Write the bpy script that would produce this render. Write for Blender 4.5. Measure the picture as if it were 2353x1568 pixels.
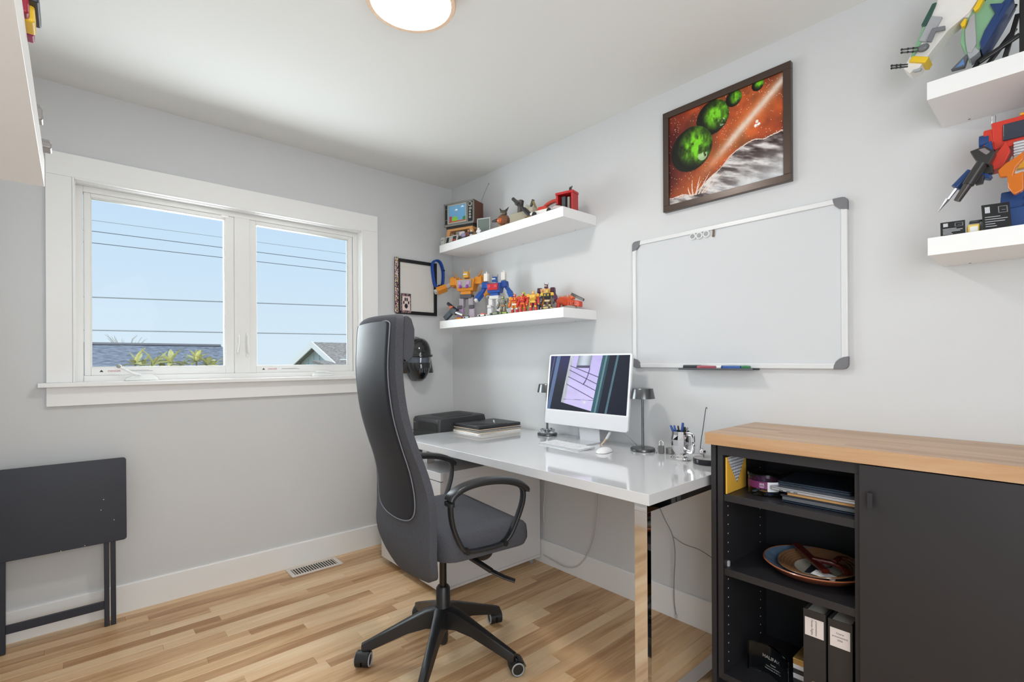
import bpy, bmesh, math, random
import numpy as np
from mathutils import Vector, Matrix, Quaternion

for o in list(bpy.data.objects): bpy.data.objects.remove(o, do_unlink=True)
SC = bpy.context.scene
COL = SC.collection
rnd = random.Random(7)
PI = math.pi
R = math.radians

# ------------------------------------------------------------------ camera
IMG_W, IMG_H = 2353, 1568
F_PX, CY_PX = 1137.9, 830.06
CAM = Vector((2.998, -2.078, 1.1867))
YAW, ROLL = R(48.43), R(-0.2826)
_f = Vector((-math.sin(YAW), math.cos(YAW), 0)); _r0 = Vector((math.cos(YAW), math.sin(YAW), 0)); _u0 = Vector((0, 0, 1))
_r = _r0*math.cos(ROLL)+_u0*math.sin(ROLL); _u = -_r0*math.sin(ROLL)+_u0*math.cos(ROLL)
cam = bpy.data.cameras.new('camera'); camo = bpy.data.objects.new('camera', cam); COL.objects.link(camo)
cam.sensor_width = 36; cam.lens = F_PX/IMG_W*36; cam.shift_y = (CY_PX-IMG_H/2)/IMG_W
cam.clip_start = 0.02; cam.clip_end = 300
m = Matrix((_r, _u, -_f)).transposed().to_4x4(); m.translation = CAM; camo.matrix_world = m
SC.camera = camo

def ray(px, py): return _r*((px-IMG_W/2)/F_PX) - _u*((py-CY_PX)/F_PX) + _f
def on(px, py, ax, val):
    d = ray(px, py); t = (val-CAM[ax])/d[ax]; return CAM+d*t
def wl(px, py, x=0.0): return on(px, py, 0, x)
def wr(px, py, y=0.0): return on(px, py, 1, y)
def fl(px, py, z=0.0): return on(px, py, 2, z)

# ------------------------------------------------------------------ world, sun, exposure
SC.view_settings.view_transform = 'Standard'; SC.view_settings.look = 'None'
SC.view_settings.exposure = 0.0; SC.view_settings.gamma = 1.0; SC.view_settings.use_curve_mapping = False
SC.display_settings.display_device = 'sRGB'
LAMP_STRENGTH = 70.0
DAY_WATTS = 41.0
FILL_WATTS = 43.0
SKY_STRENGTH = 1.0
SUN_STRENGTH = 3.4

def lin(c):
    if isinstance(c, str):
        c = tuple(int(c[i:i+2], 16) for i in (0, 2, 4))
    out = []
    for v in c[:3]:
        v = v/255.0
        out.append(v/12.92 if v <= 0.04045 else ((v+0.055)/1.055)**2.4)
    return tuple(out)

w = bpy.data.worlds.new('sky'); SC.world = w; w.use_nodes = True
nt = w.node_tree; nt.nodes.clear()
o_ = nt.nodes.new('ShaderNodeOutputWorld'); bg = nt.nodes.new('ShaderNodeBackground')
tc = nt.nodes.new('ShaderNodeTexCoord'); sp = nt.nodes.new('ShaderNodeSeparateXYZ'); rp = nt.nodes.new('ShaderNodeValToRGB')
nt.links.new(tc.outputs['Generated'], sp.inputs[0]); nt.links.new(sp.outputs['Z'], rp.inputs[0])
rp.color_ramp.elements[0].position = 0.0; rp.color_ramp.elements[0].color = (*lin((222, 238, 251)), 1)
rp.color_ramp.elements[1].position = 0.42; rp.color_ramp.elements[1].color = (*lin((188, 219, 250)), 1)
e = rp.color_ramp.elements.new(0.16); e.color = (*lin((210, 232, 253)), 1)
nt.links.new(rp.outputs[0], bg.inputs[0]); bg.inputs[1].default_value = SKY_STRENGTH; nt.links.new(bg.outputs[0], o_.inputs[0])

sun = bpy.data.lights.new('sun', 'SUN'); sun.energy = SUN_STRENGTH; sun.angle = R(0.53); sun.color = (1, 0.95, 0.88)
suno = bpy.data.objects.new('sun', sun); COL.objects.link(suno)
suno.rotation_euler = Vector((-0.62, 0.38, -0.68)).to_track_quat('-Z', 'Y').to_euler()

# daylight coming in through the window opening
da = bpy.data.lights.new('window_daylight', 'AREA'); da.shape = 'RECTANGLE'; da.size = 1.30; da.size_y = 0.86; da.energy = DAY_WATTS; da.color = (0.90, 0.96, 1.0)
dao = bpy.data.objects.new('window_daylight', da); COL.objects.link(dao); dao.location = (-0.15, -1.39, 1.555)
dao.rotation_euler = Vector((1, 0, 0)).to_track_quat('-Z', 'Z').to_euler()

# added fill lamp behind the camera, no real doorway; softens the room's shade
do = bpy.data.lights.new('camera_side_fill', 'AREA'); do.shape = 'RECTANGLE'; do.size = 1.2; do.size_y = 1.9; do.energy = FILL_WATTS; do.color = (0.92, 0.965, 1.0)
doo = bpy.data.objects.new('camera_side_fill', do); COL.objects.link(doo); doo.location = (3.45, -2.05, 1.18)
doo.rotation_euler = Vector((-0.86, 0.48, -0.14)).to_track_quat('-Z', 'Z').to_euler()

# ------------------------------------------------------------------ materials
MATS = {}
def mat(name, c=(200, 200, 200), rough=0.5, metal=0.0, spec=0.5, bump=0.0, bscale=200.0, var=0.0, vscale=8.0, vstretch=(1, 1, 1),
        alpha=1.0, trans=0.0, emit=0.0, coat=0.0, sheen=0.0, objrand=0.0, ior=None):
    if name in MATS: return MATS[name]
    M = bpy.data.materials.new(name); M.use_nodes = True; n = M.node_tree; b = n.nodes['Principled BSDF']
    col = lin(c)
    b.inputs['Base Color'].default_value = (*col, 1); b.inputs['Roughness'].default_value = rough
    b.inputs['Metallic'].default_value = metal; b.inputs['Specular IOR Level'].default_value = spec
    b.inputs['Coat Weight'].default_value = coat; b.inputs['Coat Roughness'].default_value = 0.05
    b.inputs['Sheen Weight'].default_value = sheen
    if ior: b.inputs['IOR'].default_value = ior
    if trans: b.inputs['Transmission Weight'].default_value = trans
    if alpha < 1: b.inputs['Alpha'].default_value = alpha
    if emit:
        b.inputs['Emission Color'].default_value = (*col, 1); b.inputs['Emission Strength'].default_value = emit
    if bump or var or objrand:
        g = n.nodes.new('ShaderNodeTexCoord'); mp = n.nodes.new('ShaderNodeMapping'); mp.inputs['Scale'].default_value = vstretch
        n.links.new(g.outputs['Object'], mp.inputs[0])
    if var or objrand:
        no = n.nodes.new('ShaderNodeTexNoise'); no.inputs['Scale'].default_value = vscale; no.inputs['Detail'].default_value = 6
        n.links.new(mp.outputs[0], no.inputs[0])
        hs = n.nodes.new('ShaderNodeHueSaturation'); hs.inputs['Color'].default_value = (*col, 1)
        mr = n.nodes.new('ShaderNodeMapRange'); mr.inputs['From Min'].default_value = 0.3; mr.inputs['From Max'].default_value = 0.7
        mr.inputs['To Min'].default_value = 1-var; mr.inputs['To Max'].default_value = 1+var
        n.links.new(no.outputs['Fac'], mr.inputs[0])
        if objrand:
            oi = n.nodes.new('ShaderNodeObjectInfo'); m2 = n.nodes.new('ShaderNodeMapRange')
            m2.inputs['To Min'].default_value = 1-objrand; m2.inputs['To Max'].default_value = 1+objrand
            n.links.new(oi.outputs['Random'], m2.inputs[0]); mu = n.nodes.new('ShaderNodeMath'); mu.operation = 'MULTIPLY'
            n.links.new(mr.outputs[0], mu.inputs[0]); n.links.new(m2.outputs[0], mu.inputs[1]); n.links.new(mu.outputs[0], hs.inputs['Value'])
        else: n.links.new(mr.outputs[0], hs.inputs['Value'])
        n.links.new(hs.outputs[0], b.inputs['Base Color'])
    if bump:
        nb = n.nodes.new('ShaderNodeTexNoise'); nb.inputs['Scale'].default_value = bscale; nb.inputs['Detail'].default_value = 3
        n.links.new(mp.outputs[0], nb.inputs[0])
        bp = n.nodes.new('ShaderNodeBump'); bp.inputs['Strength'].default_value = bump; bp.inputs['Distance'].default_value = 0.002
        n.links.new(nb.outputs['Fac'], bp.inputs['Height']); n.links.new(bp.outputs[0], b.inputs['Normal'])
    MATS[name] = M; return M

def wood_mat(name, dark, mid, light, axis, rough=0.4, objr=True, grain=1.0, dens=60, rv=0.62):
    """wood with long grain along axis; tone differs per piece"""
    M = bpy.data.materials.new(name); M.use_nodes = True; n = M.node_tree; b = n.nodes['Principled BSDF']
    g = n.nodes.new('ShaderNodeNewGeometry'); oi = n.nodes.new('ShaderNodeObjectInfo')
    mp = n.nodes.new('ShaderNodeMapping'); s = [dens, dens, dens]; s[axis] = dens/22.0; mp.inputs['Scale'].default_value = s
    cb = n.nodes.new('ShaderNodeVectorMath'); cb.operation = 'MULTIPLY_ADD'
    cv = n.nodes.new('ShaderNodeCombineXYZ')
    for k in range(3): n.links.new(oi.outputs['Random'], cv.inputs[k])
    cb.inputs[1].default_value = (37, 23, 11)
    n.links.new(cv.outputs[0], cb.inputs[0]); n.links.new(g.outputs['Position'], cb.inputs[2])
    n.links.new(cb.outputs[0], mp.inputs[0])
    no = n.nodes.new('ShaderNodeTexNoise'); no.inputs['Scale'].default_value = 1.0; no.inputs['Detail'].default_value = 8; no.inputs['Roughness'].default_value = 0.62
    n.links.new(mp.outputs[0], no.inputs[0])
    mp2 = n.nodes.new('ShaderNodeMapping'); s2 = [14, 14, 14]; s2[axis] = 1.6; mp2.inputs['Scale'].default_value = s2
    n.links.new(cb.outputs[0], mp2.inputs[0]); no2 = n.nodes.new('ShaderNodeTexNoise'); no2.inputs['Scale'].default_value = 1.0; no2.inputs['Detail'].default_value = 4
    no2.inputs['Distortion'].default_value = 1.2
    n.links.new(mp2.outputs[0], no2.inputs[0])
    a1 = n.nodes.new('ShaderNodeMath'); a1.operation = 'MULTIPLY_ADD'; a1.inputs[1].default_value = 0.55*grain; 
    n.links.new(no.outputs['Fac'], a1.inputs[0])
    a2 = n.nodes.new('ShaderNodeMath'); a2.operation = 'MULTIPLY_ADD'; a2.inputs[1].default_value = 0.85*grain
    n.links.new(no2.outputs['Fac'], a2.inputs[0])
    a3 = n.nodes.new('ShaderNodeMath'); a3.operation = 'MULTIPLY_ADD'; a3.inputs[1].default_value = rv if objr else 0.0; a3.inputs[2].default_value = -0.30*grain-0.22+(.31-rv/2 if objr else .3)
    n.links.new(oi.outputs['Random'], a3.inputs[0]); n.links.new(a3.outputs[0], a2.inputs[2]); n.links.new(a2.outputs[0], a1.inputs[2])
    rp = n.nodes.new('ShaderNodeValToRGB'); el = rp.color_ramp.elements
    el[0].position = 0.1; el[0].color = (*lin(dark), 1); el[1].position = 0.9; el[1].color = (*lin(light), 1)
    e = el.new(0.45); e.color = (*lin(mid), 1)
    n.links.new(a1.outputs[0], rp.inputs[0]); n.links.new(rp.outputs[0], b.inputs['Base Color'])
    b.inputs['Roughness'].default_value = rough
    MATS[name] = M; return M

def print_mat(name, rough=0.5, emit=0.0, spec=0.5, coat=0.0):
    if name in MATS: return MATS[name]
    M = bpy.data.materials.new(name); M.use_nodes = True; n = M.node_tree; b = n.nodes['Principled BSDF']
    a = n.nodes.new('ShaderNodeAttribute'); a.attribute_name = 'Col'
    n.links.new(a.outputs['Color'], b.inputs['Base Color']); b.inputs['Roughness'].default_value = rough
    b.inputs['Specular IOR Level'].default_value = spec; b.inputs['Coat Weight'].default_value = coat
    if emit:
        n.links.new(a.outputs['Color'], b.inputs['Emission Color']); b.inputs['Emission Strength'].default_value = emit
    MATS[name] = M; return M

# ------------------------------------------------------------------ mesh builder
def tag(o, label=None, cat=None, group=None, kind=None):
    if label: o['label'] = label
    if cat: o['category'] = cat
    if group: o['group'] = group
    if kind: o['kind'] = kind
    return o

def thing(name, label, cat, loc=(0, 0, 0), rz=0.0, group=None, rot=None):
    o = bpy.data.objects.new(name, None); COL.objects.link(o); o.empty_display_size = 0.05
    o.location = loc; o.rotation_euler = rot if rot else (0, 0, rz)
    return tag(o, label, cat, group)

class B:
    def __init__(s): s.v = []; s.f = []
    def add(s, vs, fs):
        k = len(s.v); seen = {}; idx = []
        for p in vs:
            q = (round(p[0], 6), round(p[1], 6), round(p[2], 6))
            if q not in seen: seen[q] = k+len(seen); s.v.append((p[0], p[1], p[2]))
            idx.append(seen[q])
        for f_ in fs:
            g = []
            for i in f_:
                if idx[i] not in g: g.append(idx[i])
            if len(g) > 2: s.f.append(tuple(g))
        return s
    def box(s, x0, x1, y0, y1, z0, z1):
        if x0 > x1: x0, x1 = x1, x0
        if y0 > y1: y0, y1 = y1, y0
        if z0 > z1: z0, z1 = z1, z0
        return s.add([(x0,y0,z0),(x1,y0,z0),(x1,y1,z0),(x0,y1,z0),(x0,y0,z1),(x1,y0,z1),(x1,y1,z1),(x0,y1,z1)],
                     [(0,3,2,1),(4,5,6,7),(0,1,5,4),(1,2,6,5),(2,3,7,6),(3,0,4,7)])
    def cb(s, c, d, rot=None, taper=1.0):
        """box of size d centred at c, turned by euler rot; top scaled by taper"""
        M = Matrix.Identity(3)
        if rot is not None:
            from mathutils import Euler
            M = Euler(rot).to_matrix()
        vs = []
        for z in (-.5, .5):
            t = taper if z > 0 else 1.0
            for (x, y) in ((-.5,-.5),(.5,-.5),(.5,.5),(-.5,.5)):
                vs.append(M @ Vector((x*d[0]*t, y*d[1]*t, z*d[2])) + Vector(c))
        return s.add(vs, [(0,3,2,1),(4,5,6,7),(0,1,5,4),(1,2,6,5),(2,3,7,6),(3,0,4,7)])
    def loft(s, rings, closed=True, cap=True, loop=False):
        n = len(rings[0]); vs = [p for r_ in rings for p in r_]; fs = []
        m_ = len(rings)
        for i in range(m_ if loop else m_-1):
            a, b = i*n, ((i+1) % m_)*n
            for j in range(n if closed else n-1):
                k = (j+1) % n; fs.append((a+j, a+k, b+k, b+j))
        if cap and not loop and closed:
            fs.append(tuple(reversed(range(n)))); fs.append(tuple(range((m_-1)*n, m_*n)))
        return s.add(vs, fs)
    def cyl(s, p0, p1, r0, r1=None, seg=20, cap=True):
        p0 = Vector(p0); p1 = Vector(p1); r1 = r0 if r1 is None else r1
        d = (p1-p0).normalized(); a = d.orthogonal().normalized(); b = d.cross(a)
        ring = lambda p, r_: [p+(a*math.cos(2*PI*k/seg)+b*math.sin(2*PI*k/seg))*r_ for k in range(seg)]
        return s.loft([ring(p0, r0), ring(p1, r1)], cap=cap)
    def sweep(s, pts, prof, up=(0, 0, 1), loop=False, scale=None):
        """sweep a 2D profile [(side, up)] along pts"""
        pts = [Vector(p) for p in pts]; n = len(pts); rings = []; upv = Vector(up)
        for i, p in enumerate(pts):
            a = pts[(i-1) % n] if (i > 0 or loop) else p; b = pts[(i+1) % n] if (i < n-1 or loop) else p
            t = (b-a).normalized(); sd = t.cross(upv)
            if sd.length < 1e-4: sd = t.orthogonal()
            sd.normalize(); u = sd.cross(t)
            k = scale[i] if scale else 1.0
            rings.append([p+sd*q[0]*k+u*q[1]*k for q in prof])
        return s.loft(rings, loop=loop)
    def tube(s, pts, r, seg=8, loop=False):
        pts = [Vector(p) for p in pts]; n = len(pts); rings = []
        rr = r if isinstance(r, (list, tuple)) else [r]*n
        t0 = (pts[1]-pts[0]).normalized(); a = t0.orthogonal().normalized()
        for i, p in enumerate(pts):
            q0 = pts[(i-1) % n] if (i > 0 or loop) else p; q1 = pts[(i+1) % n] if (i < n-1 or loop) else p
            t = (q1-q0).normalized(); a = (a-t*a.dot(t)).normalized(); b = t.cross(a)
            rings.append([p+(a*math.cos(2*PI*k/seg)+b*math.sin(2*PI*k/seg))*rr[i] for k in range(seg)])
        return s.loft(rings, loop=loop)
    def lathe(s, prof, seg=32, c=(0, 0, 0), sx=1.0, sy=1.0, close=False, cap=False):
        """prof [(r,z)] revolved about z through c"""
        c = Vector(c); rings = []
        for k in range(seg):
            a = 2*PI*k/seg
            rings.append([c+Vector((math.cos(a)*r_*sx, math.sin(a)*r_*sy, z)) for r_, z in prof])
        n = len(prof); vs = [p for g in rings for p in g]; fs = []
        for k in range(seg):
            q = (k+1) % seg
            for j in range(n if close else n-1):
                i = (j+1) % n
                fs.append((k*n+j, q*n+j, q*n+i, k*n+i))
        if cap and not close:
            if prof[0][0] > 1e-5: fs.append(tuple(reversed([k*n for k in range(seg)])))
            if prof[-1][0] > 1e-5: fs.append(tuple(k*n+n-1 for k in range(seg)))
        return s.add(vs, fs)
    def ball(s, c, r, seg=16, rings=10):
        r = r if isinstance(r, (tuple, list)) else (r, r, r); c = Vector(c)
        vs = [c+Vector((0, 0, -r[2]))]; fs = []
        for i in range(1, rings):
            t = -PI/2+PI*i/rings
            for k in range(seg):
                a = 2*PI*k/seg; vs.append(c+Vector((math.cos(a)*math.cos(t)*r[0], math.sin(a)*math.cos(t)*r[1], math.sin(t)*r[2])))
        vs.append(c+Vector((0, 0, r[2])))
        for k in range(seg):
            q = (k+1) % seg; fs.append((0, 1+q, 1+k))
            for i in range(rings-2):
                a = 1+i*seg; fs.append((a+k, a+q, a+seg+q, a+seg+k))
            t = 1+(rings-2)*seg; fs.append((t+k, t+q, len(vs)-1))
        return s.add(vs, fs)
    def prism(s, poly, mp, d0, d1):
        """poly [(a,b)] ; mp(a,b,d) -> point"""
        return s.loft([[mp(a, b, d0) for a, b in poly], [mp(a, b, d1) for a, b in poly]])
    def build(s, name, m, parent=None, smooth=None, bevel=0.0, bseg=2, loc=None, rot=None, kind=None, sub=0, solid=0.0):
        me = bpy.data.meshes.new(name)
        bm = bmesh.new(); vs = [bm.verts.new(p) for p in s.v]
        for q in s.f:
            try: bm.faces.new([vs[i] for i in q])
            except ValueError: pass
        bmesh.ops.recalc_face_normals(bm, faces=bm.faces)
        bm.to_mesh(me); bm.free()
        return obj(name, me, m, parent, smooth, bevel, bseg, loc, rot, kind, sub, solid)

def obj(name, me, m, parent=None, smooth=None, bevel=0.0, bseg=2, loc=None, rot=None, kind=None, sub=0, solid=0.0):
    if m is not None and len(me.materials) == 0: me.materials.append(m)
    if smooth:
        me.polygons.foreach_set('use_smooth', [True]*len(me.polygons)); me.set_sharp_from_angle(angle=R(smooth))
    o = bpy.data.objects.new(name, me); COL.objects.link(o)
    if parent: o.parent = parent
    if loc is not None: o.location = loc
    if rot is not None: o.rotation_euler = rot
    if solid:
        q = o.modifiers.new('thickness', 'SOLIDIFY'); q.thickness = solid; q.offset = 0
    if bevel:
        q = o.modifiers.new('bevel', 'BEVEL'); q.width = bevel; q.segments = bseg; q.limit_method = 'ANGLE'; q.angle_limit = R(35)
        if smooth is None:
            me.polygons.foreach_set('use_smooth', [True]*len(me.polygons)); me.set_sharp_from_angle(angle=R(30)); q.harden_normals = True
    if sub:
        q = o.modifiers.new('subdivision', 'SUBSURF'); q.levels = sub; q.render_levels = sub
    if kind: o['kind'] = kind
    return o

def dup(o, parent=None, loc=None, rot=None):
    c = o.copy(); COL.objects.link(c); c.parent = parent
    if loc is not None: c.location = loc
    if rot is not None: c.rotation_euler = rot
    for ch in list(o.children): dup(ch, c)
    return c

def catmull(pts, n=6, loop=False):
    P_ = [Vector(p) for p in pts]; out = []; m_ = len(P_)
    for i in range(m_ if loop else m_-1):
        g = lambda k: P_[k % m_] if loop else P_[min(max(k, 0), m_-1)]
        a, b, c, d = g(i-1), g(i), g(i+1), g(i+2)
        for k in range(n):
            t = k/n
            out.append(0.5*((2*b)+(c-a)*t+(2*a-5*b+4*c-d)*t*t+(3*b-a-3*c+d)*t**3))
    if not loop: out.append(P_[-1])
    return out

def rrect(w_, h_, r_, n=4, cx=0.0, cy=0.0):
    out = []
    for (sx, sy, a0) in ((1, 1, 0), (-1, 1, 90), (-1, -1, 180), (1, -1, 270)):
        for k in range(n+1):
            a = R(a0+90*k/n); out.append((cx+sx*(w_/2-r_)+r_*math.cos(a), cy+sy*(h_/2-r_)+r_*math.sin(a)))
    return out

def panel(name, w_, h_, nx, ny, fn, m, parent=None, loc=None, rot=None):
    """flat print: grid in local XZ, facing -Y, colour per corner from fn(U,V)->sRGB 0..255"""
    xs = np.linspace(-w_/2, w_/2, nx+1); zs = np.linspace(-h_/2, h_/2, ny+1)
    X, Z = np.meshgrid(xs, zs); V = np.stack([X, np.zeros_like(X), Z], -1).reshape(-1, 3)
    i = np.arange(nx)[None, :]; j = np.arange(ny)[:, None]; a = j*(nx+1)+i
    Fq = np.stack([a, a+1, a+nx+2, a+nx+1], -1).reshape(-1, 4)
    me = bpy.data.meshes.new(name); me.from_pydata(V.tolist(), [], Fq.tolist())
    U, W_ = np.meshgrid((np.arange(nx)+.5)/nx, (np.arange(ny)+.5)/ny)
    c = np.clip(np.asarray(fn(U, W_), float)/255.0, 0, 1)
    c = np.where(c <= 0.04045, c/12.92, ((c+0.055)/1.055)**2.4).reshape(-1, 3)
    c4 = np.concatenate([c, np.ones((len(c), 1))], 1); c4 = np.repeat(c4, 4, 0)
    at = me.color_attributes.new('Col', 'FLOAT_COLOR', 'CORNER'); at.data.foreach_set('color', c4.astype(np.float32).ravel())
    return obj(name, me, m, parent, loc=loc, rot=rot)

def text(name, body, size, m, parent, loc, rot=(R(90), 0, 0), depth=0.0003, align='CENTER'):
    cu = bpy.data.curves.new(name, 'FONT'); cu.body = body; cu.size = size; cu.align_x = align; cu.align_y = 'CENTER'; cu.extrude = depth
    t = bpy.data.objects.new(name, cu); COL.objects.link(t); bpy.context.view_layer.update()
    me = bpy.data.meshes.new_from_object(t.evaluated_get(bpy.context.evaluated_depsgraph_get()))
    bpy.data.objects.remove(t, do_unlink=True)
    return obj(name, me, m, parent, loc=loc, rot=rot)

def vnoise(U, V, sx, sy, seed=0, octv=4):
    rs = np.random.RandomState(seed); out = np.zeros_like(U); amp = 1.0; tot = 0
    for k in range(octv):
        g = rs.rand(64, 64); x = U*sx*2**k; y = V*sy*2**k
        i = np.floor(x).astype(int); j = np.floor(y).astype(int); fx = x-i; fy = y-j
        fx = fx*fx*(3-2*fx); fy = fy*fy*(3-2*fy)
        q = lambda a, b: g[(j+b) % 64, (i+a) % 64]
        out += amp*((q(0, 0)*(1-fx)+q(1, 0)*fx)*(1-fy)+(q(0, 1)*(1-fx)+q(1, 1)*fx)*fy); tot += amp; amp *= .5
    return out/tot
def mix(a, b, t): 
    a = np.asarray(a, float); b = np.asarray(b, float); t = np.clip(np.asarray(t, float), 0, 1)[..., None]
    return a*(1-t)+b*t
# ------------------------------------------------------------------ room shell
XR, YF, ZC = 3.75, -2.38, 2.44
WALL = mat('wall_paint', (212, 213, 214), 0.85, spec=0.25, bump=0.12, bscale=260)
CEIL = mat('ceiling_paint', (228, 228, 226), 0.9, spec=0.2)
TRIM = mat('trim_paint', (240, 240, 239), 0.45, spec=0.4)
VINYL = mat('window_vinyl', (236, 236, 234), 0.35, spec=0.5)
OY0, OY1, OZ0, OZ1 = -2.078, -0.697, 1.09, 2.025
w_ = B(); w_.box(-.14, 0, YF-.12, OY0, 0, ZC); w_.box(-.14, 0, OY1, .12, 0, ZC); w_.box(-.14, 0, OY0, OY1, 0, OZ0); w_.box(-.14, 0, OY0, OY1, OZ1, ZC)
w_.build('wall_left', WALL, kind='structure')
B().box(0, XR, 0, .12, 0, ZC).build('wall_back', WALL, kind='structure')
B().box(XR, XR+.12, YF-.12, .12, 0, ZC).build('wall_right', WALL, kind='structure')
B().box(0, XR, YF-.12, YF, 0, ZC).build('wall_front', WALL, kind='structure')
B().box(-.5, XR+.5, YF-.5, .5, ZC, ZC+.15).build('ceiling', CEIL, kind='structure')

fo = B().box(-.14, XR+.12, YF-.12, .12, -.06, -.013).build('floor', mat('subfloor', (90, 62, 40), 0.8), kind='structure')
PLANK = wood_mat('floor_wood', (172, 128, 86), (216, 178, 134), (235, 206, 168), 1, rough=0.33, dens=70)
PW = 0.0572; meshes = {}
def plank_mesh(L):
    k = round(L, 2)
    if k in meshes: return meshes[k]
    b = B(); e = .0011; w2 = PW/2-.0002; l2 = k/2-.0002; t = .0009
    b.loft([[(-w2, -l2, -.0125), (w2, -l2, -.0125), (w2, l2, -.0125), (-w2, l2, -.0125)], [(-w2, -l2, -t), (w2, -l2, -t), (w2, l2, -t), (-w2, l2, -t)],
            [(-w2+e, -l2+e, 0), (w2-e, -l2+e, 0), (w2-e, l2-e, 0), (-w2+e, l2-e, 0)]])
    o = b.build('plank', PLANK); meshes[k] = o.data; bpy.data.objects.remove(o, do_unlink=True); return meshes[k]
x = PW/2; rp_ = random.Random(11)
while x < XR:
    y = YF; 
    first = True
    while y < -.005:
        L = round(rp_.uniform(.15, .8) if first else rp_.uniform(.38, 1.05), 2); first = False
        if y+L > -.12: L = round(-y, 2)
        o = bpy.data.objects.new('plank', plank_mesh(L)); COL.objects.link(o); o.parent = fo; o.location = (x, y+L/2, 0)
        y += L
    x += PW

def baseboard(name, a, b, side):
    q = B(); h, t, c = .133, .015, .004
    if side == 'x': q.loft([[(0, y, 0), (t, y, 0), (t, y, h-c), (t-c, y, h), (0, y, h)] for y in (a, b)])
    if side == 'y': q.loft([[(x_, 0, 0), (x_, -t, 0), (x_, -t, h-c), (x_, -t+c, h), (x_, 0, h)] for x_ in (a, b)])
    if side == 'f': q.loft([[(x_, YF, 0), (x_, YF+t, 0), (x_, YF+t, h-c), (x_, YF+t-c, h), (x_, YF, h)] for x_ in (a, b)])
    if side == 'r': q.loft([[(XR, y, 0), (XR-t, y, 0), (XR-t, y, h-c), (XR-t+c, y, h), (XR, y, h)] for y in (a, b)])
    q.build(name, TRIM, kind='structure')
baseboard('baseboard_left', YF, 0, 'x'); baseboard('baseboard_back', .015, XR, 'y'); baseboard('baseboard_front', .015, XR, 'f'); baseboard('baseboard_right', YF+.015, -.015, 'r')

# ------------------------------------------------------------------ window
win = bpy.data.objects.new('window_1', None); COL.objects.link(win); win['kind'] = 'structure'
tag(win, 'white two-sash casement window with wide flat casing')
for nm, bx in (('casing', (0, .02, -2.166, OY0, 1.10, OZ1)), ('casing', (0, .02, OY1, -.595, 1.10, OZ1)), ('head_casing', (0, .02, -2.166, -.595, OZ1, 2.128)),
               ('stool', (-.05, .055, -2.192, -.57, 1.081, 1.10)), ('apron', (0, .018, -2.166, -.595, .995, 1.081))):
    B().box(*bx).build(nm, TRIM, win, bevel=.002)
bd = B(); 
for bx in ((.0, .024, OY0, OY0+.008, 1.10, OZ1), (.0, .024, OY1-.008, OY1, 1.10, OZ1), (.0, .024, OY0+.0081, OY1-.0081, OZ1-.008, OZ1)): bd.box(*bx)
bd.build('edge_bead', TRIM, win, bevel=.002)
jm = B(); jm.box(-.14, 0, OY0, OY0+.012, 1.09, OZ1); jm.box(-.14, 0, OY1-.012, OY1, 1.09, OZ1); jm.box(-.14, 0, OY0+.012, OY1-.012, OZ1-.012, OZ1); jm.box(-.14, -.05, OY0, OY1, 1.078, 1.098)
jm.build('jamb', TRIM, win)
fr = B(); fy0, fy1 = OY0+.010, OY1-.010
fr.box(-.12, -.045, fy0, fy0+.028, 1.098, 2.013); fr.box(-.12, -.045, fy1-.028, fy1, 1.098, 2.013)
fr.box(-.12, -.045, fy0+.028, fy1-.028, 1.985, 2.013); fr.box(-.12, -.040, fy0+.028, fy1-.028, 1.098, 1.128); fr.box(-.12, -.042, -1.413, -1.336, 1.128, 1.985)
fr.build('window_frame', VINYL, win, bevel=.002)

GL = bpy.data.materials.new('window_glass'); GL.use_nodes = True; n = GL.node_tree; n.nodes.clear()
mo = n.nodes.new('ShaderNodeOutputMaterial'); mx = n.nodes.new('ShaderNodeMixShader'); tr = n.nodes.new('ShaderNodeBsdfTransparent'); gg = n.nodes.new('ShaderNodeBsdfGlossy')
lw = n.nodes.new('ShaderNodeFresnel'); lw.inputs[0].default_value = 1.09; gg.inputs['Roughness'].default_value = 0.01; tr.inputs[0].default_value = (.97, .985, .98, 1)
n.links.new(lw.outputs[0], mx.inputs[0]); n.links.new(tr.outputs[0], mx.inputs[1]); n.links.new(gg.outputs[0], mx.inputs[2]); n.links.new(mx.outputs[0], mo.inputs[0])
def rectring(b, x0, x1, ya, yb, za, zb, t):
    b.box(x0, x1, ya, ya+t[0], za, zb); b.box(x0, x1, yb-t[1], yb, za, zb); b.box(x0, x1, ya+t[0], yb-t[1], za, za+t[2]); b.box(x0, x1, ya+t[0], yb-t[1], zb-t[3], zb)
for (sa, sb, ga, gb) in ((-2.038, -1.413, -2.014, -1.456), (-1.336, -.737, -1.303, -.760)):
    s = B(); rectring(s, -.095, -.05, sa, sb, 1.128, 1.985, (ga-sa, sb-gb, .037, .018))
    so = s.build('sash', VINYL, win, bevel=.002)
    g2 = B(); rectring(g2, -.082, -.054, ga-.001, gb+.001, 1.164, 1.968, (.006,)*4); g2.build('glazing_bead', VINYL, so, bevel=.002)
    B().box(-.074, -.068, ga, gb, 1.165, 1.967).build('pane', GL, so)
    st = B(); 
    red = mat('sticker_red', (190, 90, 90), .6); gry = mat('sticker_grey', (150, 150, 155), .6)
    y0 = ga+.02
    text('warning_print', 'DANGER', .012, red, so, (-.0495, y0+.065, 1.148), (R(90), 0, R(90)))
    B().box(-.0498, -.0494, y0+.115, y0+.215, 1.147, 1.149).box(-.0498, -.0494, y0+.115, y0+.2, 1.151, 1.152).build('warning_lines', gry, so)
    tri = B(); tri.prism([(y0+.01, 1.144), (y0+.025, 1.144), (y0+.0175, 1.155)], lambda a, b_, d: (d, a, b_), -.0498, -.0494); tri.build('warning_mark', mat('sticker_black', (60, 60, 60), .6), so)
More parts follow.
